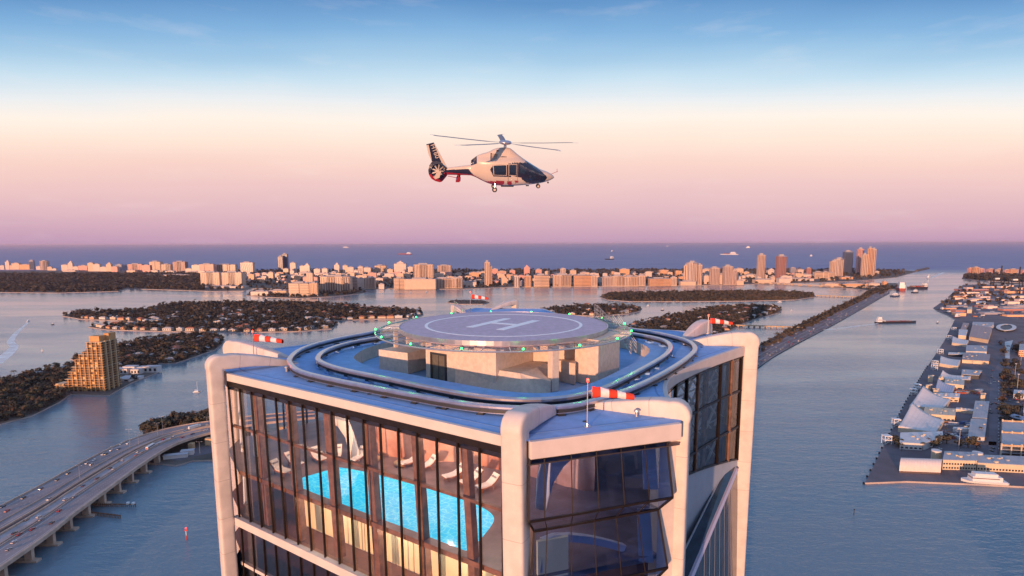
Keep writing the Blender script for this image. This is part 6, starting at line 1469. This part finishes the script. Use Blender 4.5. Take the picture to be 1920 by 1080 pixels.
r = thing('oval_court', 'dark court ringed by a white oval canopy in the port', 'building', (*tuple(U(*Z5(1408,690),1.6))[:2],1.6), group='buildings of the cruise port')
ov = [U(*Z5(1408+75*math.cos(a),656+28*math.sin(a)),6) for a in [2*math.pi*i/24 for i in range(24)]]; MB().sweep(ov, [(-4,-.4),(4,-.4),(4,.6),(-4,.6)], True).build('canopy', M_roofw, r)
MB().prism([tuple(p)[:2] for p in ov], 1.61, 5).build('court', M_dark, r)
pbld('cream square box at the head of the far dock', [(1045,527),(1090,527),(1092,500),(1048,500)], 11, M_cr, M_cr, Z5)
pbld('low white long shed behind the cream square box', [(1130,446),(1215,448),(1215,432),(1132,430)], 5, M_roofw, M_roofw, Z5)
# more sheds and stacked yards of the far part of the port
rp = random.Random(21); yard = []
for i in range(70):
    x, y = rp.uniform(830,1570), rp.uniform(275,560)
    q = U(*Z5(x,y),1.6)
    if not inpoly(q.x,q.y,ISL['port']) or edge_dist(q.x,q.y,ISL['port']) < 25: continue
    if any((q.x-a)**2+(q.y-b_)**2 < 55**2 for a,b_ in yard): continue
    yard.append((q.x,q.y)); far_ = y < 400
    w, d, h = rp.uniform(24,80), rp.uniform(12,26), rp.uniform(4,9); c = rp.choice(['w','w','c','g','r','o'])
    i2 = len(yard); nm = CN[c]; r = thing('port_shed', f"low {nm} shed, number {i2} going inland from the port entrance", 'shed', (q.x,q.y,1.6), rp.uniform(-.12,.12), 'sheds in the far part of the port')
    MB().box(-w/2,-d/2,0,w/2,d/2,h).build('wall', mat('shed_'+c, PAL[c], .8), r, local=True); MB().box(-w/2-.5,-d/2-.5,h,w/2+.5,d/2+.5,h+.6).build('roof', M_gr if rp.random()<.6 else M_roofb, r, local=True)
# grouped renaming of shed labels by place in the picture
sh = sorted([o for o in bpy.data.objects if o.name.startswith('port_shed')], key=lambda o: PX(o.location)[0])
for i,o in enumerate(sh): o['label'] = f"low shed, {ordw(i+1)} from the left among the sheds of the far part of the port"
# port road with kerbs and markings, trees' verge, ribbon of pale paving
def sheet(name, pts, m, zf=Z6, z=1.604, h=.03): P = [tuple(U(*zf(x,y),1.6))[:2] for x,y in pts]; b = MB(); b.prism(P, z, z+h); return tag(b.build(name, m), None, None, None, 'structure')
M_road2 = mat('port_road', (0.17,0.15,0.17), .9, var=.15, vscale=.05)
sheet('port_road', [(1095,735),(1165,740),(1185,300),(1195,100),(1240,0),(1175,0),(1110,120),(1100,300)], M_road2)
sheet('port_road', [(700,655),(1160,670),(1160,640),(720,622)], mat('brown_paving', (0.22,0.15,0.13), .9))
sheet('pale_paving', [(1395,790),(1470,775),(1440,860),(1440,950),(1400,950),(1395,860)], mat('pale_paving', (0.55,0.56,0.54), .7, var=.1, vscale=.05), Z5)
sheet('car_park', [(1190,300),(1500,330),(1500,150),(1220,120)], mat('car_park_asphalt', (0.05,0.05,0.065), .9), Z6)
for k in range(24):
    y = 100+k*26; w = U(*Z6(1176+ (3 if k%2 else 0), y), 1.6)
    if k == 0: KB = tag(MB().lathe((0,0,0), [(.6,0),(.55,.9),(.1,1.1)], 8).build('bollard', M_white, None, local=True), 'small white bollard in the row along the port road', 'bollard', 'white bollards along the port road'); KB.location = w
    else: o = KB.copy(); COL.objects.link(o); o.location = w
# multi storey car park at the right edge
r = thing('parking_structure', 'open multi storey car park with orange lit beams at the right edge', 'car park', (*tuple(U(1905,850,1.6))[:2],1.6), group='buildings of the cruise port')
P = [tuple(U(x,y,1.6))[:2] for x,y in [(1876,854),(1990,860),(1990,812),(1878,806)]]; 
for z in (1.6,5.2,8.8): MB().prism(P, z+2.6, z+3.0).build('deck', M_gr, r)
for t in [i/6 for i in range(7)]:
    a = Vector(P[0]).lerp(Vector(P[1]), t); c = Vector(P[3]).lerp(Vector(P[2]), t)
    for q in (a, a.lerp(c,.5), c): MB().cbox((q.x,q.y,1.6), 1.0, 1.0, 13, 0, True).build('pillar', M_cr, r)
for t in (0,.5,1):
    a = Vector(P[0]).lerp(Vector(P[3]), t); c = Vector(P[1]).lerp(Vector(P[2]), t); MB().prism([tuple(a),tuple(c),tuple(c+Vector((0,1.2))),tuple(a+Vector((0,1.2)))], 11.9, 13.4).build('beam', mat('sunlit_concrete',(0.55,0.36,0.20)), r)
pbld('curved white striped ramp building at the right edge behind the dark trees', [(1375,440),(1440,445),(1445,400),(1380,395)], 11, M_roofw, M_roofw, name='ramp_building')
pbld('pale blue grey angular roof among dark trees at the right edge', [(1250,455),(1400,500),(1400,470),(1300,440)], 3.5, M_dark, mat('bluegrey_roof', (0.34,.4,.52)))
pbld('white fronted kiosk building at the right edge of the car park', [(1295,290),(1420,296),(1420,262),(1298,255)], 6, M_roofw, M_roofw, wins=6)
pbld('orange block at the right edge beside the upper port road', [(1520,925),(1600,930),(1600,870),(1525,865)], 12, mat('shed_o', PAL['o']), M_gr, Z5, wins=4)
for k,(x,y) in enumerate([(1325,225),(1306,130),(850,720),(1538,1010)]):
    zf = Z6 if k < 3 else Z5; q = U(*zf(x,y),1.6); r = thing('light_mast', ['tall light mast in front of the white fronted kiosk','tall light mast in the upper car park','tall light mast between the tank and the grey square roof','light mast below the orange block at the right edge'][k], 'light mast', q, group='light masts in the port')
    MB().tube((0,0,0),(0,0,24),.45,.25,8).build('pole', M_galv, r, local=True); MB().lathe((0,0,24), [(.5,0),(1.4,.5),(1.2,1)], 10).build('lamp_head', M_white, r, local=True)
# boarding gangways along the quay, tyres, waterside edge
gw = thing('boarding_gangway', 'x', 'gangway', (0,0,0), group='white boarding gangways along the quay edge')
b = MB()
for x in (-3.5,3.5):
    for y in (-3,3): b.tube((x,y,0),(x,y,9),.35,n=4)
b.build('frame', M_white, gw, local=True)
for z in (4.4,8.8): MB().box(-4,-3.5,z,4,3.5,z+.7).build('platform', M_white, gw, local=True)
MB().tube((-3.5,-3,.2),(3.5,-3,4.4),.25,n=4).tube((-3.5,-3,4.4),(3.5,-3,8.8),.25,n=4).build('brace', M_white, gw, local=True)
GL = [('nearest',267,655,Z6),('second nearest',345,515,Z6),('third nearest',485,262,Z6),('fourth nearest, boxy',515,222,Z6),('fifth nearest',655,60,Z6),('broad double',750,1010,Z5),('seventh nearest',800,900,Z5),('eighth nearest',880,770,Z5),('farthest',925,690,Z5)]
for i,(nm,x,y,zf) in enumerate(GL):
    q = U(*zf(x,y),1.6); lb = f'{nm} white framed boarding gangway on the quay edge'
    if i == 0: gw.location = q; gw['label'] = lb
    else: dup(gw, q, -.2, lb)
ty = MB(); ty.lathe((0,0,0), [(1.1,0),(1.6,.2),(1.6,.9),(1.1,1.1)], 12); T0 = ty.build('tyre_fender', M_blk, None, local=True); tag(T0, 'black fender in the row down the seaward side of the quay', 'fender', 'black fenders down the seaward side of the quay')
E = [U(1622,905,1.2),U(1640,870,1.2),U(1668,815,1.2),U(1700,752,1.2),U(1740,686,1.2)]; E = rs(E, 34)
for i,p in enumerate(E):
    o = T0 if i == 0 else T0.copy()
    if i: COL.objects.link(o)
    o.location = (p.x-1.5,p.y,.2); o.rotation_euler = (0,R(80),0)
# freight containers in the yards
rk = random.Random(77); CN2 = [('rust red',(0.33,.08,.05)),('blue',(0.06,.12,.28)),('white',(0.66,.62,.6)),('orange',(0.5,.2,.07)),('grey',(0.3,.3,.32))]; CP = {}; CL2 = []
for i in range(130):
    if i < 80: zf, x, y = Z5, rk.uniform(1100,1570), rk.uniform(380,560)
    else: zf, x, y = Z6, rk.uniform(700,1020), rk.choice((rk.uniform(225,255), rk.uniform(490,520), rk.uniform(600,618)))
    q = U(*zf(x,y),1.6)
    if inpoly(q.x,q.y,ISL['port']): CL2.append((zf(x,y)[0], q, rk.randrange(5)))
CL2.sort(key=lambda t: t[0])
for i,(px_,q,c) in enumerate(CL2):
    nm, cc = CN2[c]
    if c not in CP: o = MB().cbox((0,0,0),12,2.5,2.6,0,True).cbox((0,0,2.6),11.9,2.4,.06,0,True).build('freight_container', mat('container_'+nm.replace(' ','_'), cc, .6, var=.15, vscale=.3), None, local=True, bevel=.05); CP[c] = o
    else: o = CP[c].copy(); COL.objects.link(o)
    o.location = (q.x,q.y,1.66); o.rotation_euler.z = rk.choice((0,0,1.57,.1)); tag(o, f'{nm} freight container, {ordw(i+1)} container from the left in the port', 'container', 'freight containers in the port')
# port vehicles
rv = random.Random(4)
PV = []
for i in range(46):
    x, y = rv.uniform(1205,1370), rv.uniform(130,330)
    PV.append((*Z6(x,y), 'port car park'))
for i in range(16): PV.append((*Z6(rv.uniform(1105,1165), rv.uniform(60,720)), 'port road'))
for x,y in ((680,470),(740,500),(720,560),(1000,250),(1005,262),(700,700),(1010,390)): PV.append((*Z6(x,y),'quay yard'))
for i in range(30): PV.append((*Z5(rv.uniform(1060,1560), rv.uniform(440,580)), 'upper port yard'))
PV.sort(key=lambda t: t[0]); n2 = {}
for x,y,wh in PV:
    q = U(x,y,1.6); n2[wh] = n2.get(wh,0)+1; c = rv.choice((0,0,1,2,3,4))
    if not inpoly(q.x,q.y,ISL['port']): continue
    car((c,False), (q.x,q.y,1.66), rv.choice((0,math.pi/2)) if 'road' not in wh else math.pi/2, f"{PN[c]} car, {ordw(n2[wh])} vehicle from the left on the {wh}", 'vehicles in the port', True)
# gantry cranes at the far right
for k,(x0,x1,yb,yt,lb) in enumerate([(1272,1375,275,88,'dark gantry crane with its boom up, left one of the pair at the far right'),(1435,1545,285,98,'dark gantry crane with its boom up, right one of the pair at the far right')]):
    q = U(*Z5((x0+x1)/2,yb),1.6); w = U(*Z5(x1,yb),1.6).x-U(*Z5(x0,yb),1.6).x; top = UY(*Z5((x0+x1)/2,yt),q.y).z
    r = thing('gantry_crane', lb, 'crane', q, group='gantry cranes of the port'); H = top-1.6
    b = MB()
    for x in (-w/2,w/2):
        for y in (-9,9): b.tube((x,y,0),(x*.9,y,H*.5),2.2,n=4)
    b.build('leg', M_dark, r, local=True)
    MB().box(-w/2,-10,H*.16,w/2,10,H*.19).box(-w/2-6,-3,H*.47,w/2+6,3,H*.52).build('cross_beam', M_dark, r, local=True)
    MB().tube((w*.25,0,H*.5),(w*.28,0,H),3.4,2.6,4).build('boom', M_dark, r, local=True); MB().cbox((-w*.1,0,H*.36),w*.4,12,7).build('machine_house', M_white, r, local=True)
# ---- ships
M_hull = {'w':mat('hull_white',(0.72,.70,.68),.4),'k':mat('hull_black',(0.03,.03,.045),.5),'r':mat('hull_red',(0.30,.04,.03),.5),'b':mat('hull_blue',(0.04,.06,.12),.5)}
def ship(lb, p0, p1, hull='k', deck='r', sup=(.02,.18,9), name='cargo_ship', cat='ship', H=5, beam=None, cargo=None, group=None, zf=None):
    a, c = U(*p0,0), U(*p1,0); L0 = (c-a).length; W = beam or L0*.15; az = math.atan2(c.y-a.y, c.x-a.x); m_ = (a+c)/2
    r = thing(name, lb, cat, (m_.x,m_.y,0), az, group)
    st = [(-.5,.42,1.0),(-.47,.5,1),(.25,.5,1),(.4,.36,1.05),(.47,.16,1.15),(.5,.02,1.25)]
    b = MB(); V = []
    for t, w, h in st: V += [(t*L0*.97,-w*W*.7,-1),(t*L0*.97,w*W*.7,-1),(t*L0,w*W,H*h),(t*L0,-w*W,H*h)]
    b.add(V, [[4*i+j,4*i+(j+1)%4,4*i+4+(j+1)%4,4*i+4+j] for i in range(len(st)-1) for j in range(4)]+[[3,2,1,0],[20,21,22,23]])
    b.build('hull', M_hull[hull], r, local=True)
    b = MB(); b.box(-.46*L0,-.42*W,H+.02,.3*L0,.42*W,H+.5); b.build('deck', M_hull[deck] if deck in M_hull else MATS[deck], r, local=True)
    s0, s1, hh = sup; b = MB(); x0, x1 = (-.48+s0)*L0, (-.48+s1)*L0; b.box(x0,-.36*W,H+.5,x1,.36*W,H+.5+hh*.6); b.box(x0+(x1-x0)*.15,-.3*W,H+.5+hh*.6,x1-(x1-x0)*.1,.3*W,H+.5+hh)
    s = b.build('superstructure', M_hull['w'], r, local=True); MB().box(x0+(x1-x0)*.1,-.365*W-.05,H+.5+hh*.3,x1+.1,.365*W+.05,H+.5+hh*.42).build('window_row', M_win, s, local=True)
    MB().tube(((x0+x1)/2,0,H+.5+hh),((x0+x1)/2,0,H+.5+hh*1.7),max(.15,L0*.006),n=5).build('mast', M_galv, r, local=True)
    if cargo:
        for k in range(cargo): 
            xa = x1+(0.32*L0-x1)*(k+.1)/cargo; xb = x1+(0.32*L0-x1)*(k+.85)/cargo; MB().box(xa,-.34*W,H+.51,xb,.34*W,H+.5+hh*.3).build('hatch', M_hull['r'] if k%2 else mat('hatch_brown',(0.3,.16,.12)), r, local=True)
    return r
ship('white fast ferry with raked mast moored at the near quay of the port', Z6(1238,992), Z6(868,968), 'w','w',(.12,.78,6.5),'ferry','ferry',3.4,11)
ship('long black barge pushed by a white tug in the middle of the channel', (1655,605.5), (1718,604.5), 'k','k',(.0,.02,3),'barge','barge',4,16,5)
ship('white tug pushing the long black barge', (1641,606), (1655,606), 'k','w',(.2,.8,13),'tugboat','tugboat',4,11)
ship('red decked tanker with black hull lying across the channel mouth', (1737,541), (1700,541.5), 'k','r',(.02,.16,16),'tanker','ship',9,26,3)
ship('black and red ship moored end on at the basin quay', (1692,546), (1683,543), 'r','r',(.05,.5,26),'cargo_ship','ship',12,30)
ship('small tug in the channel below the tanker', (1710,549), (1722,548.5), 'k','k',(.3,.7,9),'tugboat','tugboat',3.5,12)
ship('dark workboat moored at the bend of the causeway', (1670,556), (1687,555.5), 'b','k',(.25,.7,9),'workboat','boat',4,13)
ship('white motor yacht leaving through the far channel mouth', (1743,520), (1739,523), 'w','w',(.2,.7,8),'motor_yacht','yacht',6,12)
ship('long pinkish cargo ship on the open sea, above the left of the helipad', (772,477.5), (745,477), 'r','w',(.05,.3,30),'cargo_ship','ship',14,40,3)
ship('pale ship far out on the sea, leftmost one on the horizon', (654,464.5), (643,464.5), 'w','w',(.1,.9,30),'cruise_ship','ship',20,50)
ship('dark ship with a white bridge on the open sea behind the pad, lower one', (1150,486.5), (1134,487), 'k','k',(.02,.3,30),'cargo_ship','ship',12,34)
ship('white boat with a wake on the open sea above the pad, upper one', (1152,471.5), (1146,472), 'w','w',(.2,.8,20),'ferry','ship',9,30)
ship('tiny white ship on the horizon right of the rotor', (1249,462), (1253,462), 'w','w',(.1,.9,22),'cruise_ship','ship',16,50)
ship('large pinkish container ship on the sea left of the lone towers', (1384,478), (1350,477.5), 'w','r',(.1,.4,36),'container_ship','ship',14,40,5)
ship('white cruise ship near the horizon above the lone towers', (1406,465), (1399,465), 'w','w',(.05,.95,40),'cruise_ship','ship',20,50)
ship('small white boat on the sea between the lone towers and the blue glass tower', (1518,480.5), (1523,480.5), 'w','w',(.2,.8,18),'motor_yacht','yacht',8,20)
ship('long dark barge moored in the far dock of the port', (1772,587.5), (1812,588), 'k','k',(.1,.2,5),'barge','barge',3,14)
ship('grey barge moored beyond the long dark one in the dock', (1757,581.5), (1790,582), 'k','k',(.2,.3,6),'barge','barge',3,14)
ship('orange and white tug lying at the corner of the far dock', (1790,597), (1799,595.5), 'k','r',(.3,.8,9),'tugboat','tugboat',3.5,10)
ship('speedboat with a long curving wake at the far left', (50,604.5), (55,601.5), 'w','w',(.3,.6,2),'speedboat','speedboat',1.8,4)
ship('dark small boat alone on the water between the speedboat and the islands', (96,609), (102,608.5), 'k','w',(.3,.6,2.4),'motorboat','motorboat',1.6,4)
for k,(x,y,w,lb) in enumerate([(79,659,4,'small white boat left of the stepped block'),(390,659,14,'reddish moored yacht off the point of the near island'),(945,568.5,8,'small boat behind the small far windsock'),(1242,582,6,'dark boat between the small island and the narrow one'),(1215,574,5,'small boat at the tip of the small island'),(1462,567,8,'pale boat between the narrow island and the causeway'),(1484,583.5,3,'tiny boat off the end of the wooded island'),(1810,572,7,'white boat in the far dock'),(719,548.5,5,'white boat near the shore below the long striped block'),(770,549,4,'leftmost white boat below the low cream block'),(800,548,4,'right white boat below the low cream block'),(714,578,7,'pale boat at the upper right of the two lobed island'),(775,596,4,'small boat off the right end of the two lobed island'),(395,682,5,'small craft in the water beside the left column'),(1758,606,4,'small dark buoy boat by the port entrance')]):
    ship(lb, (x-w/2,y), (x+w/2,y-.3), 'k' if 'dark' in lb else 'w', 'w', (.25,.65,3.0), 'motorboat', 'boat', 1.8, None, None, 'small boats on the bay')
p = U(370,735,0); r = thing('sailboat', 'small white catamaran with a bare mast left of the corner column', 'sailboat', p)
for s in (-2.6,2.6): MB().tube((-5,s,.5),(5,s,.5),.8,.3,8).build('hull', M_hull['w'], r, local=True)
MB().box(-3,-2.6,1.2,2.5,2.6,2.4).build('cabin', M_hull['w'], r, local=True); MB().tube((.3,0,2),(.3,0,16),.16,n=6).build('mast', M_white, r, local=True); MB().tube((.3,0,3.2),(-4,0,3.4),.22,n=6).build('boom', M_white, r, local=True)
# foam wakes
M_foam = mat('foam', (0.92,0.84,0.74), .9, var=.25, vscale=.05, detail=9)
def wake(pts, ws, lb):
    P = spline([tuple(U(x,y,.03)) for x,y in pts], 6); W = [ws[0]+(ws[1]-ws[0])*i/(len(P)-1) for i in range(len(P))]
    b = MB(); V = []; rw = random.Random(3)
    for i,p in enumerate(P):
        d = (P[min(i+1,len(P)-1)]-P[max(0,i-1)]).normalized(); s = Vector((-d.y,d.x,0)); k = W[i]*rw.uniform(.92,1.08)/2; V += [p+s*k, p-s*k]
    b.add(V, [[2*i,2*i+1,2*i+3,2*i+2] for i in range(len(P)-1)]); return tag(b.build('wake', M_foam), lb, 'wake', None, 'stuff')
wake([(53,604),(42,614),(30,625),(20,640),(26,650),(14,664),(-10,682)], (4,22), 'white foam wake curving behind the speedboat at the left')
wake([(1647,606.5),(1610,611),(1560,617),(1500,621)], (6,10), 'thin foam trail behind the tug and barge')
wake([(742,478),(710,478.5),(695,478.5)], (10,10), 'thin wake behind the pinkish cargo ship')
wake([(1349,480),(1330,480.5)], (14,14), 'short wake behind the container ship')
wake([(1741,523),(1755,517),(1770,511)], (8,22), 'foam wake behind the yacht in the channel mouth')
# ================================================================ air
m = bpy.data.materials.new('haze_air'); m.use_nodes = True; t = m.node_tree; t.nodes.clear()
o = t.nodes.new('ShaderNodeOutputMaterial'); v = t.nodes.new('ShaderNodeVolumePrincipled'); v.inputs['Color'].default_value = (0.90,0.72,0.86,1); v.inputs['Density'].default_value = 1.6e-5; v.inputs['Anisotropy'].default_value = 0.1
t.links.new(v.outputs[0], o.inputs['Volume'])
b = MB(); b.box(-60000,-3500,-4,60000,60000,246); tag(b.build('haze', m), 'thin lavender air between the tower and the far shore', None, None, 'stuff')
